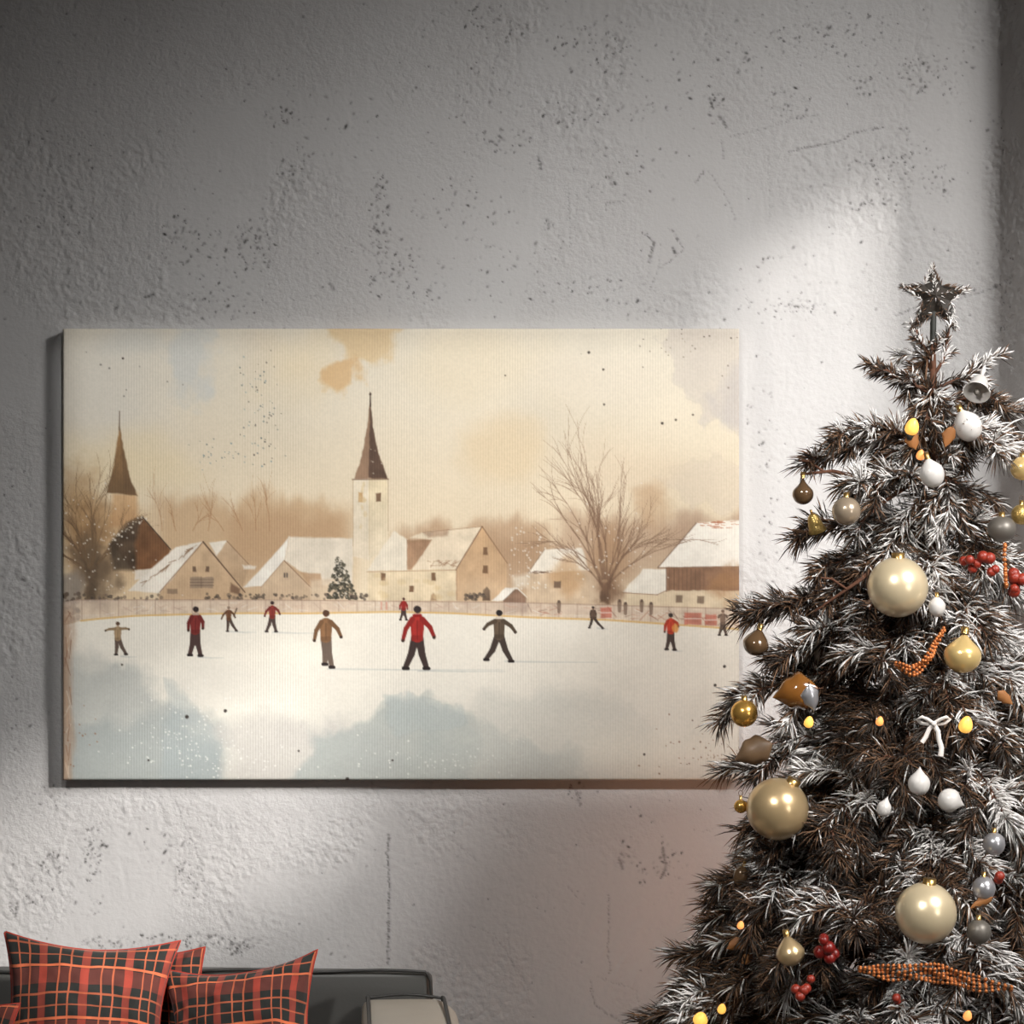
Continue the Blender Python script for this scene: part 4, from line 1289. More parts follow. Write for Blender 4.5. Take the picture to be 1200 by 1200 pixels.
s = 1 / pxm(-0.6)
pillow('throw_pillow', 'red and black plaid pillow leaning upright at the sofa, its tall left ear bent up', (103 * s, 98 * s), 0.075, plaid_mat('plaid_one', 1, 1, 0.1, 0.3), pose(100, 1196, -0.62, math.radians(4.5), math.radians(14), math.radians(8)), 1, 0.17)
pillow('throw_pillow', 'red and black plaid pillow tilted with one corner pointing up beside bare grey backrest', (97 * s, 92 * s), 0.075, plaid_mat('plaid_two', 1, 1, 0.42, 0.1), pose(284, 1216, -0.6, math.radians(-8), math.radians(16), math.radians(-10)), 4, 0.20)
pillow('throw_pillow', 'plaid pillow mostly hidden, only its corner showing between the two front pillows', (84 * s, 84 * s), 0.035, plaid_mat('plaid_three', 1, 1, 0.7, 0.5), pose(160, 1196, -0.50, math.radians(-2), math.radians(8), 0), 6, 0.12)
pillow('throw_pillow', 'plaid pillow cut by the frame edge, its corner low in front of the tall-eared pillow', (80 * s, 70 * s), 0.06, plaid_mat('plaid_four', 1.2, 1.2, 0.2, 0.2), pose(-66, 1246, -0.76, math.radians(2), math.radians(15), 0), 8, 0.12)

# ------------------------------------------------------------------ Christmas tree
TY = -0.75
AX = P(1093, 0, TY).x
tree = thing('christmas_tree', 'snow-flocked artificial fir hung with pearl and gold baubles, right of the canvas', 'christmas tree', (AX, TY, 0))
TO = Vector((AX, TY, 0))
S_T = 1 / pxm(TY)
Z_TOP = P(0, 392, TY).z


def Rz(z):
    """mean radius of the tree at a height"""
    py = 600 + (CAM_Z - z) * pxm(TY)
    return max(0.015, ((py - 420) * 0.37 + 8) * S_T)


# trunk
tp = [(0, 0, 0.02), (0.004, 0.0, 0.6), (-0.003, 0.004, 1.2), (0.003, 0, 1.7), (0.0, 0.0, Z_TOP)]
V, Fq = tube(tp, [0.042, 0.036, 0.026, 0.014, 0.005], 10)
link('trunk', npmesh('trunk', V, Fq, [M['bark']]), tree)
# stand
bm = bmesh.new()
for k in range(4):
    r = bmesh.ops.create_cube(bm, size=1)
    for v in r['verts']:
        q = Vector((v.co.x * 0.5 + 0.25, v.co.y * 0.035, v.co.z * 0.03 + 0.02 + (0.0)))
        q.rotate(Quaternion((0, 0, 1), k * PI / 2 + 0.6))
        v.co = q
V2, F2 = lathe([(0.0001, 0.005), (0.06, 0.005), (0.06, 0.16), (0.045, 0.16)], 18)
link('stand', from_bm('stand', bm, [M['metal_dark']], False), tree)
link('stand_collar', npmesh('stand_collar', V2, F2, [M['metal_dark']]), tree)

nrng = np.random.default_rng(21)


def unit(a):
    return a / np.maximum(np.linalg.norm(a, axis=-1, keepdims=True), 1e-9)


def needles_for(segs, dens, length, width, frost_bias):
    """segs: list of (p0,p1,weight) twig segments in tree space"""
    Bs, Ds, Ls, So = [], [], [], []
    for p0, p1 in segs:
        p0 = np.array(p0)
        p1 = np.array(p1)
        ln = np.linalg.norm(p1 - p0)
        m = max(4, int(ln * dens))
        t = nrng.random(m)
        b = p0 + (p1 - p0) * t[:, None]
        d = (p1 - p0) / max(ln, 1e-9)
        r = unit(nrng.normal(size=(m, 3)))
        r = unit(r - (r @ d)[:, None] * d)
        r[:, 2] += 0.15
        a = np.radians(nrng.uniform(22, 52, m))
        dd = unit(d * np.cos(a)[:, None] + r * np.sin(a)[:, None])
        Bs.append(b)
        So.append(np.full(m, nrng.normal() * 0.30))
        Ds.append(dd)
        Ls.append(length * nrng.uniform(0.65, 1.15, m))
    B = np.concatenate(Bs)
    so_seg = np.concatenate(So)
    D = np.concatenate(Ds)
    Ln = np.concatenate(Ls)
    m = len(B)
    # frosting in swathes, more on top of a twig; rightward bias imitates side light
    wx = B + np.array([AX, TY, 0])
    cl = vnoise(wx[:, 0] * 15 + wx[:, 1] * 9, wx[:, 2] * 15 - wx[:, 1] * 7, 3)
    pf = np.clip(frost_bias + so_seg + 1.0 * (cl - 0.52) + 0.2 * D[:, 2] + 0.12 * D[:, 0], 0.02, 0.92)
    fr = nrng.random(m) < pf
    br = nrng.random(m) < 0.42
    mi = np.where(fr, 1, np.where(br, 2, 0))
    w = width * nrng.uniform(0.75, 1.25, m) * np.where(fr, 1.45, 1.0)
    e = unit(np.cross(D, unit(nrng.normal(size=(m, 3)))))
    f = np.cross(D, e)
    V = np.empty((m, 7, 3))
    for k in range(3):
        a = 2 * PI * k / 3
        off = (e * math.cos(a) + f * math.sin(a)) * w[:, None]
        V[:, k] = B + off * 0.8
        V[:, 3 + k] = B + D * (Ln * 0.6)[:, None] + off
    sag = np.zeros((m, 3))
    sag[:, 2] = -0.10 * Ln
    V[:, 6] = B + D * Ln[:, None] + sag
    base = (np.arange(m) * 7)[:, None, None]
    quads = np.array([[0, 1, 4, 3], [1, 2, 5, 4], [2, 0, 3, 5]])[None] + base
    tris = np.array([[3, 4, 6, 6], [4, 5, 6, 6], [5, 3, 6, 6]])[None] + base
    return V.reshape(-1, 3), quads.reshape(-1, 4), tris[..., :3].reshape(-1, 3), mi


def mixmesh(name, V, Q, T, mi, mats):
    me = bpy.data.meshes.new(name)
    me.vertices.add(len(V))
    me.vertices.foreach_set('co', V.astype(np.float32).ravel())
    nq, ntr = len(Q), len(T)
    me.loops.add(nq * 4 + ntr * 3)
    me.loops.foreach_set('vertex_index', np.concatenate([Q.ravel(), T.ravel()]).astype(np.int32))
    me.polygons.add(nq + ntr)
    me.polygons.foreach_set('loop_start', np.concatenate([np.arange(nq) * 4, nq * 4 + np.arange(ntr) * 3]).astype(np.int32))
    me.polygons.foreach_set('loop_total', np.concatenate([np.full(nq, 4), np.full(ntr, 3)]).astype(np.int32))
    for mt in mats:
        me.materials.append(mt)
    me.polygons.foreach_set('material_index', np.concatenate([np.repeat(mi, 3), np.repeat(mi, 3)]).astype(np.int32))
    me.polygons.foreach_set('use_smooth', np.ones(nq + ntr, dtype=bool))
    me.update(calc_edges=True)
    return me


trnd = random.Random(4)
n_branch = 0


def branch(S, T, lift=0.05, twn=9, frost=0.35, dens=1250, nl=0.046, twl=0.42, nw=0.00128):
    """S, T in tree space"""
    global n_branch
    S = Vector(S)
    T = Vector(T)
    ln = (T - S).length
    mid = (S + T) / 2 + Vector((trnd.uniform(-0.02, 0.02), trnd.uniform(-0.02, 0.02), lift))
    pts = []
    for k in range(9):
        t = k / 8
        pts.append(S * (1 - t) ** 2 + mid * 2 * t * (1 - t) + T * t * t)
    V, Fq = tube(pts, [0.0065 * (1 - 0.75 * k / 8) * (0.6 + ln) for k in range(9)], 5)
    wood = [(V, Fq)]
    segs = [(pts[k], pts[k + 1]) for k in range(2, 8)]
    for k in range(twn):
        t = 0.22 + 0.74 * (k + trnd.random()) / twn
        i = min(7, int(t * 8))
        p = pts[i].lerp(pts[i + 1], t * 8 - i)
        d = (pts[i + 1] - pts[i]).normalized()
        side = d.cross(Vector((0, 0, 1)))
        if side.length < 0.1:
            side = Vector((1, 0, 0))
        side.normalize()
        up = side.cross(d)
        sgn = 1 if k % 2 else -1
        tilt = trnd.gauss(0, 0.55)
        lat = side * sgn * math.cos(tilt) + up * math.sin(tilt)
        an = math.radians(trnd.uniform(32, 62))
        dd = d * math.cos(an) + lat * math.sin(an)
        tl = max(0.05, ln * twl * (1.05 - 0.65 * t) * trnd.uniform(0.7, 1.25))
        tl = min(tl, 0.24)
        q0 = p
        q1 = p + dd * tl * 0.5 + Vector((0, 0, 0.006))
        q2 = p + dd * tl + Vector((0, 0, -0.10 * tl)) + d * tl * 0.15
        wood.append(tube([q0, q1, q2], [0.0034, 0.0027, 0.0015], 4))
        segs += [(q0.lerp(q1, 0.2), q1), (q1, q2)]
    V, Fq = join(wood)
    b = link('branch', npmesh('branch', V, Fq, [M['bark']]), tree)
    Vn, Q, Tr, mi = needles_for([(tuple(a), tuple(c)) for a, c in segs], dens, nl, nw, frost)
    # keep needles in front of the walls
    lim = -0.012 - TY
    Vn[:, 1] = np.minimum(Vn[:, 1], lim)
    wy = Vn[:, 1] + TY
    Vn[:, 0] = np.where(wy > -0.5, np.minimum(Vn[:, 0], 1.07 - AX - np.minimum(wy, 0) * 0.42), Vn[:, 0])
    wxx = Vn[:, 0] + AX
    lim2 = _q[1] + (wxx - _q[0]) * math.tan(SP2) - 0.03 - TY
    Vn[:, 1] = np.where(wxx > _q[0], np.minimum(Vn[:, 1], lim2), Vn[:, 1])
    link('foliage', mixmesh('foliage', Vn, Q, Tr, mi, [M['needle'], M['frost'], M['needle_brown']]), b)
    n_branch += 1


def tp_(px, py, dy=0.0):
    return P(px, py, TY + dy) - TO


# branches that draw the outline the photo shows
OUT = [  # tip px, tip py, dy, base py
    (1032, 436, -0.02, 462), (1150, 432, 0.02, 458), (1158, 470, -0.03, 470), (1072, 398, -0.01, 436), (1108, 400, 0.0, 440), (1090, 400, -0.01, 436),
    (988, 508, -0.05, 525), (952, 540, 0.0, 520), (1000, 582, -0.12, 560), (942, 630, -0.02, 600), (962, 700, -0.05, 640),
    (878, 726, 0.0, 680), (912, 775, -0.08, 715), (862, 818, -0.04, 770), (872, 905, -0.06, 830), (868, 975, -0.08, 890),
    (850, 1046, -0.02, 970), (842, 1106, -0.10, 1020), (790, 1158, -0.05, 1060), (806, 1196, -0.15, 1090), (1215, 492, 0.0, 480), (1225, 540, -0.05, 520),
    (1180, 530, -0.14, 500), (960, 668, -0.02, 640), (895, 1020, -0.1, 950),
]
for px, py, dy, bpy_ in OUT:
    tip = tp_(px, py, dy)
    bz = tp_(1093, bpy_, 0).z
    short = (tip - Vector((0, 0, bz))).length < 0.16
    if py < 410:
        branch((0, 0, bz), tip, 0.004, 2, 0.12, nl=0.022, dens=800)
        continue
    branch((0, 0, bz), tip, 0.03 if not short else 0.008, 4 if short else (5 if py < 700 else 8), 0.26, nl=0.032 if short else 0.052, twl=0.28 if py < 700 else 0.38)
# bare brown twigs showing at the left side
for pts_px in ([(1078, 560, 0.05), (1040, 585, -0.05), (1008, 612, -0.10)], [(1066, 630, 0), (1005, 682, -0.12), (955, 716, -0.10)], [(1010, 560, 0), (975, 552, -0.04), (938, 556, -0.05)]):
    tw = [tp_(x, y, d) for x, y, d in pts_px]
    sub = [tw[0].lerp(tw[1], k / 4) for k in range(4)] + [tw[1].lerp(tw[2], k / 4) for k in range(5)]
    V1, F1 = tube(sub, [0.0055 - 0.0004 * k for k in range(9)], 6)
    q = sub[5]
    V2, F2 = tube([q, q + Vector((-0.03, -0.01, 0.02)), q + Vector((-0.05, -0.01, 0.022))], [0.003, 0.0025, 0.0015], 5)
    V3, F3 = join([(V1, F1), (V2, F2)])
    link('branch', npmesh('branch', V3, F3, [M['bark']]), tree)
    n_branch += 1
N_FILL = 68
for i in range(N_FILL):
    h = ((i + 0.5) / N_FILL) ** 0.62
    z = 2.03 + (0.42 - 2.03) * h
    R = Rz(z) * trnd.uniform(0.82, 1.04)
    az = (i * 0.381966 * 2 * PI) % (2 * PI)
    # bias to the viewer's side
    az = -PI / 2 + ((az / (2 * PI)) * 2 - 1) * math.radians(128)
    x, y = R * math.cos(az), R * math.sin(az)
    y = min(y, -TY - 0.10)
    if y + TY > -0.5:
        x = min(x, 1.04 - AX - (y + TY) * 0.42)
    tip = Vector((x, y, z + trnd.uniform(-0.03, 0.03)))
    bz = min(Z_TOP - 0.05, z + 0.10 + 0.10 * R)
    branch((0, 0, bz), tip, 0.05, 9 if R > 0.2 else 6, 0.32 + 0.04 * math.cos(az), nl=0.058 if R > 0.12 else 0.038, twl=0.46)

# short inner needles all along the trunk
segs = [((0, 0, z), (0, 0, z + 0.05)) for z in np.arange(0.45, Z_TOP - 0.1, 0.05)]
core = []
for a, c in segs:
    R0 = Rz(a[2])
    for k in range(7):
        an = trnd.uniform(0, 2 * PI)
        rl = R0 * trnd.uniform(0.35, 0.62)
        core.append((a, (rl * math.cos(an), rl * math.sin(an), a[2] + trnd.uniform(-0.04, 0.05))))
Vn, Q, Tr, mi = needles_for(core, 420, 0.05, 0.0012, 0.0)
link('inner_foliage', mixmesh('inner_foliage', Vn, Q, Tr, mi, [M['needle'], M['frost'], M['needle_brown']]), tree)

# ------------------------------------------------------------------ star topper
def star_pts():
    o = [(1093, 312), (1134, 338), (1119, 384), (1070, 386), (1058, 336)]
    inn = [(1103, 335), (1114, 353), (1095, 366), (1081, 352), (1083, 334)]
    out = []
    for a, b in zip(o, inn):
        out += [a, b]
    return out


sp = [P(x, y, TY) for x, y in star_pts()]
sc = P(1095, 347, TY)
star = thing('star_topper', 'frosted dark twig star on the tip of the tree', 'star', sc)
bm = bmesh.new()
rim = [bm.verts.new(p - sc) for p in sp]
f0 = bm.verts.new((0, -0.018, 0))
b0 = bm.verts.new((0, 0.018, 0))
for k in range(10):
    bm.faces.new((rim[k], rim[(k + 1) % 10], f0))
    bm.faces.new((rim[(k + 1) % 10], rim[k], b0))
link('star_body', from_bm('star_body', bm, [M['star']], False), star)
segs = []
for k in range(0, 10, 2):
    a = (sp[k] - sc)
    segs.append((tuple(Vector((0, -0.012, 0))), tuple(a)))
    segs.append((tuple((sp[k - 1] - sc) + Vector((0, -0.004, 0))), tuple(a)))
    segs.append((tuple((sp[k + 1] - sc) + Vector((0, -0.004, 0))), tuple(a)))
Vn, Q, Tr, mi = needles_for(segs, 1300, 0.014, 0.0007, 0.16)
link('tinsel', mixmesh('tinsel', Vn, Q, Tr, mi, [M['needle'], M['frost'], M['needle_brown']]), star)
V, Fq = tube([Vector((-0.002, 0, -0.03)), Vector((-0.003, 0, -0.09))], [0.006, 0.006], 8)
link('socket', npmesh('socket', V, Fq, [M['wire']]), star)

# ------------------------------------------------------------------ ornaments
def surfY(px, py, out=0.0):
    z = P(0, py, TY - 0.3).z
    R = Rz(z) + 0.035
    dx = P(px, py, TY - 0.2).x - AX
    dep = math.sqrt(max(R * R - dx * dx, 0.0004))
    return TY - dep - out


def hanger(root, r, top):
    V, Fq = lathe([(0.0001, top + 0.008), (r * 0.22, top + 0.008), (r * 0.22, top - 0.002), (r * 0.25, top - 0.004)], 16, lambda a, z: 0.04 * math.sin(8 * a))
    cap = link('cap', npmesh('cap', V, Fq, [M['cap']]), root)
    pts = [(0.004 * math.cos(a), 0, top + 0.012 + 0.005 * math.sin(a)) for a in np.linspace(-PI / 2, 1.5 * PI, 14)]
    V, Fq = tube(pts, 0.0007, 5)
    link('loop', npmesh('loop', V, Fq, [M['thread']]), cap)
    return cap


PROF = {
    'ball': lambda t: math.sin(t),
    'drop': lambda t: math.sin(t) * (1 - 0.45 * math.cos(t) ** 3 * (1 if math.cos(t) > 0 else 0)),
    'onion': lambda t: math.sin(t) * (1.0 if math.cos(t) < 0 else 1 - 0.25 * math.cos(t)),
}


def bauble(name, label, cat, px, py, rpx, mat, kind='ball', tall=1.0, tilt=(0, 0), out=0.0, Y=None, cap=True, group=None, pointy=0.0):
    Yp = surfY(px, py, out) if Y is None else Y
    r = rpx / pxm(Yp)
    root = thing(name, label, cat, P(px, py, Yp), group, rot=(tilt[1], tilt[0], 0))
    prof = []
    nst = 28
    for k in range(nst + 1):
        t = PI * k / nst
        rad = max(0.00005, r * PROF[kind](t))
        z = r * tall * math.cos(t)
        if pointy and t < 0.9:
            z += r * pointy * (1 - t / 0.9) ** 2
        prof.append((rad, z))
    V, Fq = lathe(prof, 40)
    link('body', npmesh('body', V, Fq, [mat]), root)
    if cap:
        hanger(root, r, prof[0][1])
    return root


B = bauble
B('bauble', 'large champagne pearl bauble, uppermost of the three large ones, left of the red berries', 'bauble', 1052, 688, 35.5, M['pearl'], out=0.03, tilt=(0.0, 0.1), group='large pearl baubles')
B('bauble', 'large antique gold pearl bauble at the left edge of the tree below the canvas corner', 'bauble', 911, 948, 36.5, M['pearl_gold'], out=0.04, Y=TY - 0.22, tilt=(0.5, 0.2), group='large pearl baubles')
B('bauble', 'large champagne pearl bauble low on the tree above the copper garland', 'bauble', 1085, 1070, 36, M['pearl'], out=0.04, tilt=(0.1, 0.1), group='large pearl baubles')
B('bauble', 'small shiny gold bauble overlapping the right edge of the canvas', 'bauble', 872, 836, 16, M['gold'], Y=TY - 0.14, group='gold baubles')
B('bauble', 'taupe pearl bauble beside the wall, under a left branch of the upper tree', 'bauble', 992, 599, 17, M['taupe'], Y=TY - 0.16)
B('bauble', 'brown glass teardrop hanging at the far upper left of the tree', 'bauble', 941, 579, 12.5, M['brown_glass'], 'drop', 1.0, pointy=0.7, Y=TY - 0.05, group='brown glass ornaments')
B('bauble', 'brown glass onion ornament hanging level with the rink, left of the tree', 'bauble', 886, 754, 15.5, M['brown_glass'], 'onion', 0.95, (0.25, 0), pointy=0.3, Y=TY - 0.06, group='brown glass ornaments')
B('bauble', 'white pear-shaped ornament below the white bell near the tree top', 'bauble', 1134, 499, 16.5, M['white_ceramic'], 'drop', 1.15, (-0.45, 0.1), out=0.03, pointy=0.2, group='white ceramic ornaments')
B('bauble', 'white egg-shaped ornament under the amber glow near the tree top', 'bauble', 1092, 555, 14.5, M['white_ceramic'], 'drop', 1.15, (-0.3, 0.1), out=0.03, pointy=0.3, group='white ceramic ornaments')
B('bauble', 'yellow gold bauble cut by the right frame edge, upper tree', 'bauble', 1198, 549, 14, M['gold_pale'], Y=TY - 0.16, group='gold baubles')
B('bauble', 'dim taupe bauble half hidden above the red berries at the right edge', 'bauble', 1174, 620, 17, M['pewter'], out=0.0, tall=0.9)
B('bauble', 'gold glitter bauble at the right frame edge above the berries', 'bauble', 1197, 603, 12, M['glitter'], out=0.02)
B('bauble', 'bright pale gold pear ornament in the middle of the tree by copper garland', 'bauble', 1128, 768, 22, M['gold_pale'], 'drop', 0.95, (0.1, 0.0), out=0.04, pointy=0.35)
B('bauble', 'tiny cream pearl just below right of the large upper pearl bauble', 'bauble', 1098, 711, 10, M['white_ceramic'], 'drop', 1.2, out=0.03)
B('bauble', 'white drop ornament, upper one of the close pair below the ribbon bow', 'bauble', 1077, 918, 13, M['white_ceramic'], 'drop', 1.1, (0.05, 0.0), out=0.04, pointy=0.45, cap=False, group='white ceramic ornaments')
B('bauble', 'white drop ornament, lower one of the close pair, tipped to the right', 'bauble', 1113, 938, 14, M['white_ceramic'], 'drop', 1.0, (1.9, 0.0), out=0.04, pointy=0.3, cap=False, group='white ceramic ornaments')
B('bauble', 'small white drop ornament left of the close white pair', 'bauble', 1036, 947, 8.5, M['white_ceramic'], 'drop', 1.2, (0.3, 0.0), out=0.03, pointy=0.5, cap=False, group='white ceramic ornaments')
B('bauble', 'tiny gold bead bauble touching the large antique gold one', 'bauble', 868, 945, 8, M['gold'], Y=TY - 0.20, group='gold baubles')
B('bauble', 'brownish silver bauble at right, uppermost of the three dull ones in a column', 'bauble', 1165, 989, 13, M['silver'], out=0.03, tall=1.05, group='dull silver baubles')
B('bauble', 'satin silver bauble beside a red berry, middle of the dull column', 'bauble', 1153, 1041, 13.5, M['silver'], out=0.03, tall=1.05, group='dull silver baubles')
B('bauble', 'dark pewter bauble right of the lowest large pearl bauble', 'bauble', 1147, 1092, 14.5, M['pewter'], out=0.02, group='dull silver baubles')
B('bauble', 'olive gold onion ornament on the lower left of the tree near dark red berries', 'bauble', 926, 1116, 17, M['pearl_gold'], 'onion', 0.95, (-0.2, 0), out=0.03, pointy=0.35)
B('bauble', 'small brown pod-shaped glass at the left edge under the antique gold bauble', 'bauble', 868, 1026, 9, M['brown_glass'], 'drop', 1.4, (0.3, 0), Y=TY - 0.10, group='brown glass ornaments')


def lathe_thing(name, label, cat, px, py, Y, prof_px, mat, rot, parts=(), seg=32, group=None):
    s = 1 / pxm(Y)
    root = thing(name, label, cat, P(px, py, Y), group, rot=rot)
    V, Fq = lathe([(max(0.00005, r * s), z * s) for r, z in prof_px], seg)
    link('body', npmesh('body', V, Fq, [mat]), root)
    for nm, pf, mt in parts:
        V, Fq = lathe([(max(0.00005, r * s), z * s) for r, z in pf], seg)
        link(nm, npmesh(nm, V, Fq, [mt]), root)
    return root


BELL = [(0, 15), (4, 14.5), (8, 11), (10.5, 4), (12.5, -6), (16, -13), (15, -13), (11.5, -6), (9, 3), (5, 10), (0, 12)]
lathe_thing('bell', 'white ceramic bell with open mouth near the tree top, right side', 'bell', 1147, 452, TY - 0.10, BELL, M['white_ceramic'], (-0.75, 0.45, 0.0),
            [('clapper', [(0, -6), (3, -8), (4, -12), (2.5, -15), (0, -16)], M['pewter']), ('crown', [(0, 15), (2.4, 15), (2.0, 22), (3.2, 26), (2.2, 34), (0.4, 40)], M['white_ceramic'])], group='bells on the tree')
lathe_thing('bell', 'small gold glitter bell hanging under the brown teardrop', 'bell', 955, 613, TY - 0.09, [(r * 0.72, z * 0.8) for r, z in BELL], M['glitter'], (0.25, -0.35, 0),
            [('clapper', [(0, -5), (2, -6), (3, -9), (2, -11), (0, -12)], M['cap']), ('loop', [(0, 12), (1.6, 12), (1.4, 17), (0, 17)], M['cap'])], group='bells on the tree')


# amber pod, dried seed pod, leaves
def leaf_mesh(name, ln, wd, th, mat, curl=0.3, rag=0.08, seed=1):
    n, m = 22, 12
    V = []
    for i in range(n):
        t = i / (n - 1)
        w_ = wd * max(0.02, math.sin(PI * t ** 0.8)) * (1 + rag * math.sin(17 * t + seed))
        for k in range(m):
            a = 2 * PI * k / m
            x = math.cos(a) * w_
            y = math.sin(a) * th * max(0.15, math.sin(PI * t)) + curl * (x * x) / wd + 0.25 * curl * wd * math.sin(PI * t)
            V.append((x, y, ln * (0.5 - t)))
    Fq = [(i * m + k, i * m + (k + 1) % m, (i + 1) * m + (k + 1) % m, (i + 1) * m + k) for i in range(n - 1) for k in range(m)]
    return npmesh(name, np.array(V), np.array(Fq), [mat])


def leafy(name, label, cat, px, py, Y, ln, wd, th, mat, rot, group=None, curl=0.3):
    s = 1 / pxm(Y)
    root = thing(name, label, cat, P(px, py, Y), group, rot=rot)
    link('body', leaf_mesh('body', ln * s, wd * s, th * s, mat, curl, 0.08, px), root)
    V, Fq = tube([(0, 0, ln * s * 0.48), (0.002, 0, ln * s * 0.62)], [0.0016, 0.001], 6)
    link('stem', npmesh('stem', V, Fq, [M['bark']]), root)
    return root


leafy('amber_pod', 'crinkled amber glass pod ornament on the left above the small glowing bulb', 'ornament', 932, 812, TY - 0.22, 54, 22, 13, M['amber'], (0.2, 1.35, 0))
leafy('shell_ornament', 'pale translucent shell ornament overlapping the crinkled amber pod', 'ornament', 951, 818, TY - 0.27, 32, 11, 5, M['silver'], (0.1, -0.25, 0.2))
leafy('seed_pod', 'brown dried seed pod pointing left over the canvas lower right corner', 'seed pod', 883, 881, TY - 0.16, 48, 17, 11, M['pod'], (0.1, 1.15, 0))
for (px, py, ln, wd, ry, lab) in ((1112, 512, 26, 8, 0.3, 'small dried brown leaf beside the amber bulb near the tree top'),
                                  (1070, 517, 22, 9, -0.4, 'curled tan leaf directly under the amber bulb near the tree top'),
                                  (862, 1107, 24, 8, 1.1, 'dry orange leaf at the lower left rim of the tree'),
                                  (875, 1126, 20, 7, 0.7, 'dry tan leaf below the orange rim leaf'),
                                  (1178, 818, 26, 7, -0.9, 'rust leaf on the right side below the pale gold pear'),
                                  (1150, 1058, 30, 6, 1.1, 'rust brown leaf between the satin silver bauble and large pearl')):
    leafy('dried_leaf', lab, 'leaf', px, py, surfY(px, py, 0.03) if px > 900 else TY - 0.14, ln, wd, 1.6, M['leaf_dry'], (0.2, ry, 0.1), 'dried leaves on the tree')


# berry sprigs
def berries(label, px, py, n, spread, rpx, mat, Y=None):
    Yp = surfY(px, py, 0.03) if Y is None else Y
    s = 1 / pxm(Yp)
    root = thing('berry_sprig', label, 'berries', P(px, py, Yp), 'berry sprigs on the tree')
    R = random.Random(px)
    stems = []
    for k in range(n):
        q = Vector((R.uniform(-1, 1) * spread[0], 0, R.uniform(-1, 1) * spread[1])) * s + Vector((0, R.uniform(-0.012, 0.012), 0))
        r = rpx * s * R.uniform(0.8, 1.15)
        V, Fq = lathe([(max(0.00005, r * math.sin(t)), r * math.cos(t)) for t in np.linspace(0, PI, 12)], 16, lambda a, z: 0.03 * math.sin(5 * a))
        link('berry', npmesh('berry', V + np.array(q), Fq, [mat]), root)
        stems.append(tube([q, Vector((0, 0.02, -0.01))], 0.001, 4))
    V, Fq = join(stems)
    link('stem', npmesh('stem', V, Fq, [M['bark']]), root)


berries('cluster of rusty red berries on the right, left of the beaded tassel', 1150, 657, 9, (20, 14), 6.4, M['berry'])
berries('cluster of rusty red berries cut by the right frame edge', 1194, 680, 7, (9, 14), 6.4, M['berry'])
berries('dark red berry cluster at lower middle, right of the olive gold onion ornament', 971, 1112, 8, (11, 12), 7, M['berry_dark'])
berries('few orange-red berries low on the tree under the olive gold onion ornament', 943, 1158, 5, (16, 12), 5.5, M['berry'])
berries('pair of red berries touching the satin silver bauble', 1167, 1029, 2, (6, 3), 5.5, M['berry'])
berries('orange-red berries near the bottom frame edge under the copper garland', 1062, 1168, 3, (14, 6), 4.5, M['berry'])


# copper bead garland strands
def garland(name, label, pts_px, width, rows, bead):
    P3 = [P(x, y, surfY(x, y, 0.035)) for x, y in pts_px]
    root = thing(name, label, 'garland', P3[len(P3) // 2])
    o = Vector(root.location)
    # resample
    dense = []
    for a, b in zip(P3[:-1], P3[1:]):
        for k in range(12):
            dense.append(a.lerp(b, k / 12))
    dense.append(P3[-1])
    for _ in range(6):
        dense = [dense[0]] + [(dense[k - 1] + dense[k] * 2 + dense[k + 1]) / 4 for k in range(1, len(dense) - 1)] + [dense[-1]]
    acc, out = 0, [dense[0]]
    for a, b in zip(dense[:-1], dense[1:]):
        acc += (b - a).length
        if acc >= bead * 1.75:
            out.append(b)
            acc = 0
    s = 1 / pxm(TY - 0.3)
    for rw in range(rows):
        offv = (rw - (rows - 1) / 2) * width * s / max(1, rows - 1)
        shp, thr = [], []
        for k, p in enumerate(out):
            fade = math.sin(PI * min(1, max(0, (k + 0.5) / len(out)))) ** 0.5
            q = p - o + Vector((0, 0.004 * math.sin(k * 0.9 + rw), offv * fade + 0.002 * math.sin(k * 0.7 + rw * 2)))
            V, Fq = lathe([(max(0.00005, bead * math.sin(t)), bead * math.cos(t)) for t in np.linspace(0, PI, 7)], 8)
            shp.append((V + np.array(q), Fq))
            thr.append(q)
        V, Fq = join(shp)
        st = link('bead_strand', npmesh('bead_strand', V, Fq, [M['copper']]), root)
        V, Fq = tube(thr, 0.0012, 4)
        link('thread', npmesh('thread', V, Fq, [M['thread']]), st)


garland('bead_garland', 'copper bead garland swagged beside the pale gold pear ornament', [(1050, 778), (1066, 788), (1080, 780), (1092, 766), (1098, 750), (1108, 736)], 12, 4, 0.0034)
garland('bead_garland', 'wide copper bead garland crossing the tree under the lowest pearl bauble', [(1008, 1136), (1040, 1140), (1080, 1139), (1110, 1142), (1140, 1152), (1185, 1158)], 18, 6, 0.0034)
garland('bead_tassel', 'orange beaded tassel hanging between the two red berry clusters', [(1178, 640), (1177, 656), (1178, 672), (1180, 690)], 2, 2, 0.0042)


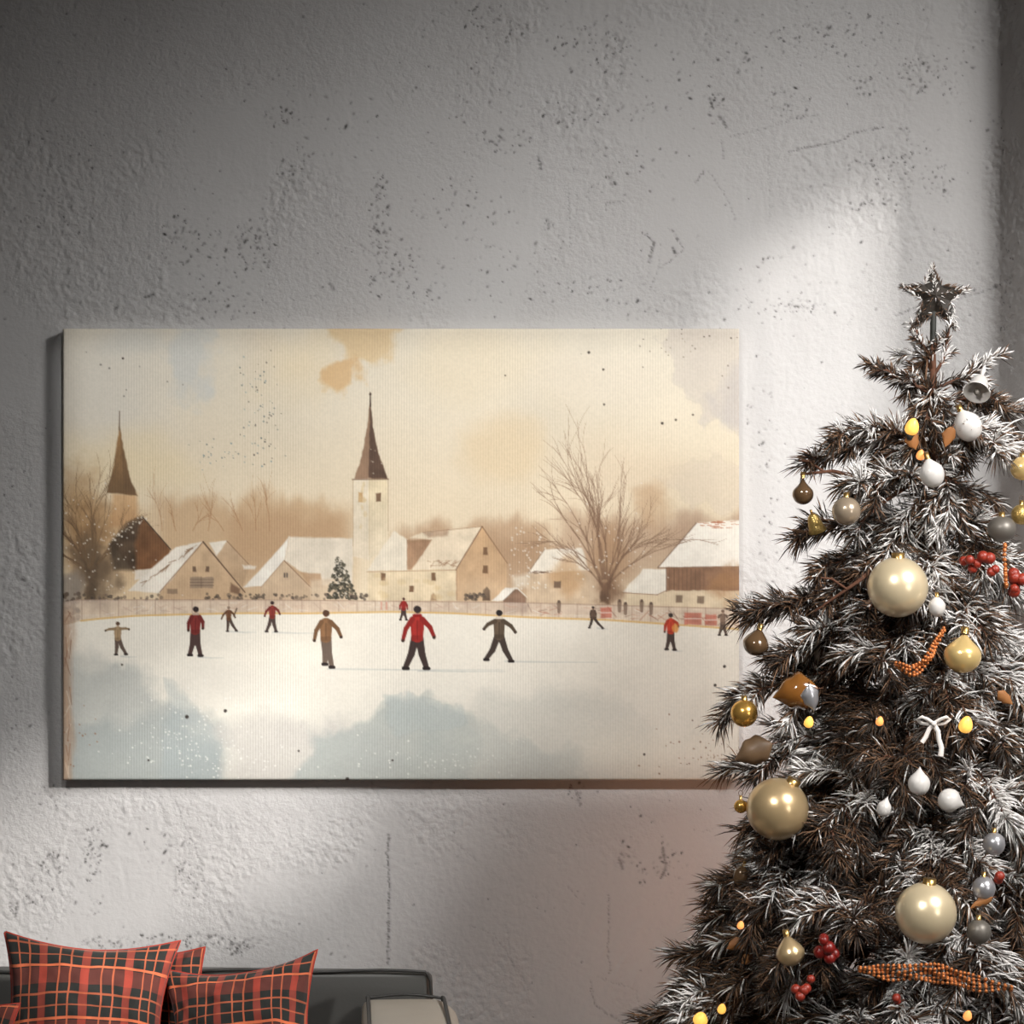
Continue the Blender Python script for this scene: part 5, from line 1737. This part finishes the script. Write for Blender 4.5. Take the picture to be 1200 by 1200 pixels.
# white ribbon bow
def bow(label, px, py):
    Yp = surfY(px, py, 0.05)
    s = 1 / pxm(Yp)
    root = thing('ribbon_bow', label, 'bow', P(px, py, Yp))

    def strip(name, path, w0, w1):
        n = len(path)
        V, Fq = [], []
        for i, p in enumerate(path):
            p = Vector(p) * s
            w_ = (w0 + (w1 - w0) * i / (n - 1)) * s
            t = (Vector(path[min(i + 1, n - 1)]) - Vector(path[max(i - 1, 0)])).normalized()
            sd2 = t.cross(Vector((0, 1, 0.25))).normalized()
            for dy in (-0.0008, 0.0008):
                V.append(tuple(p + sd2 * w_ + Vector((0, dy, 0))))
                V.append(tuple(p - sd2 * w_ + Vector((0, dy, 0))))
        for i in range(n - 1):
            a, b = i * 4, i * 4 + 4
            Fq += [(a, a + 1, b + 1, b), (a + 2, b + 2, b + 3, a + 3), (a, b, b + 2, a + 2), (a + 1, a + 3, b + 3, b + 1)]
        link(name, npmesh(name, np.array(V), np.array(Fq), [M['ribbon']]), root)
    for sx in (-1, 1):
        strip('ribbon_loop', [(0, 0, 0), (sx * 7, -3, 5), (sx * 14, -4, 8), (sx * 19, 0, 5), (sx * 14, 3, 0), (sx * 7, 2, -1), (0, 0, 0)], 2.2, 2.2)
    strip('tail', [(0, -1, 0), (5, -2, -9), (6, -1, -18), (9, -2, -28), (8, -1, -38)], 2.6, 3.2)
    strip('tail', [(0, -1, 0), (-6, -2, -7), (-9, -1, -15), (-14, -2, -22)], 2.4, 2.8)
    V, Fq = lathe([(max(0.00005, 3.4 * s * math.sin(t)), 3.4 * s * math.cos(t)) for t in np.linspace(0, PI, 10)], 12)
    link('knot', npmesh('knot', V + np.array([0, -0.004, 0]), Fq, [M['ribbon']]), root)


bow('white ribbon bow with trailing tails in the middle of the tree', 1094, 848)


# string light bulbs
def bulb(label, px, py, rpx, mat, out=0.04, Y=None, squash=1.3, tilt=0.2):
    Yp = surfY(px, py, out) if Y is None else Y
    s = rpx / pxm(Yp)
    root = thing('fairy_light', label, 'light bulb', P(px, py, Yp), 'fairy lights on the tree', rot=(0.3, tilt, 0))
    V, Fq = lathe([(max(0.00005, s * math.sin(t) * (1 - 0.25 * math.cos(t))), s * squash * math.cos(t)) for t in np.linspace(0, PI, 16)], 18)
    link('glass', npmesh('glass', V, Fq, [mat]), root)
    V, Fq = lathe([(0.00005, -s * squash * 1.5), (s * 0.5, -s * squash * 1.5), (s * 0.55, -s * squash * 0.8), (0.00005, -s * squash * 0.8)], 12)
    link('socket', npmesh('socket', V, Fq, [M['wire']]), root)
    return Vector(root.location)


for lab, px, py, r, mt, kw in (
        ('amber fairy light glowing near the tree top, left of the white pear', 1069, 500, 8, 'bulb', dict(out=0.05)),
        ('yellow fairy light glowing under the crinkled amber pod', 948, 846, 5.5, 'bulb', dict(Y=TY - 0.26)),
        ('yellow fairy light glowing right of the ribbon bow', 1132, 849, 8, 'bulb', dict(out=0.06)),
        ('yellow fairy light at the bottom frame edge, lower left of the tree', 821, 1194, 8.5, 'bulb', dict(Y=TY - 0.22, squash=1.0)),
        ('small yellow fairy light right above the one at the bottom frame edge', 846, 1182, 5, 'bulb', dict(Y=TY - 0.24)),
        ('orange fairy light beside the tan leaf near the tree top', 1079, 533, 5, 'bulb_orange', dict(out=0.04)),
        ('orange fairy light low on the tree near the bottom frame edge, right part', 1134, 1190, 5, 'bulb_orange', dict(out=0.05)),
        ('orange fairy light deep among branches left of the ribbon bow', 1031, 845, 4.5, 'bulb_orange', dict(out=0.02)),
        ("small orange fairy light at the tree's lower left rim above the dry orange leaf", 868, 1084, 4, 'bulb_orange', dict(Y=TY - 0.2))):
    bulb(lab, px, py, r, M[mt], **kw)
# warm light the hidden part of the fairy lights throws on the wall
for px, py, Y, e in ((890, 1000, -0.42, 1.2), (880, 1120, -0.45, 1.5)):
    pl_ = bpy.data.lights.new('fairy_light_glow', 'POINT')
    pl_.energy = e
    pl_.color = (1.0, 0.5, 0.3)
    pl_.shadow_soft_size = 0.04
    po = bpy.data.objects.new('fairy_light_glow', pl_)
    po.location = P(px, py, Y)
    COL.objects.link(po)

# ------------------------------------------------------------------ view
scn.view_settings.view_transform = 'Standard'
scn.view_settings.look = 'None'
scn.view_settings.gamma = 1
scn.view_settings.exposure = 0.0
scn.view_settings.use_curve_mapping = False
scn.cycles.max_bounces = 6
scn.cycles.diffuse_bounces = 4
scn.cycles.use_denoising = True
print('branches', n_branch)
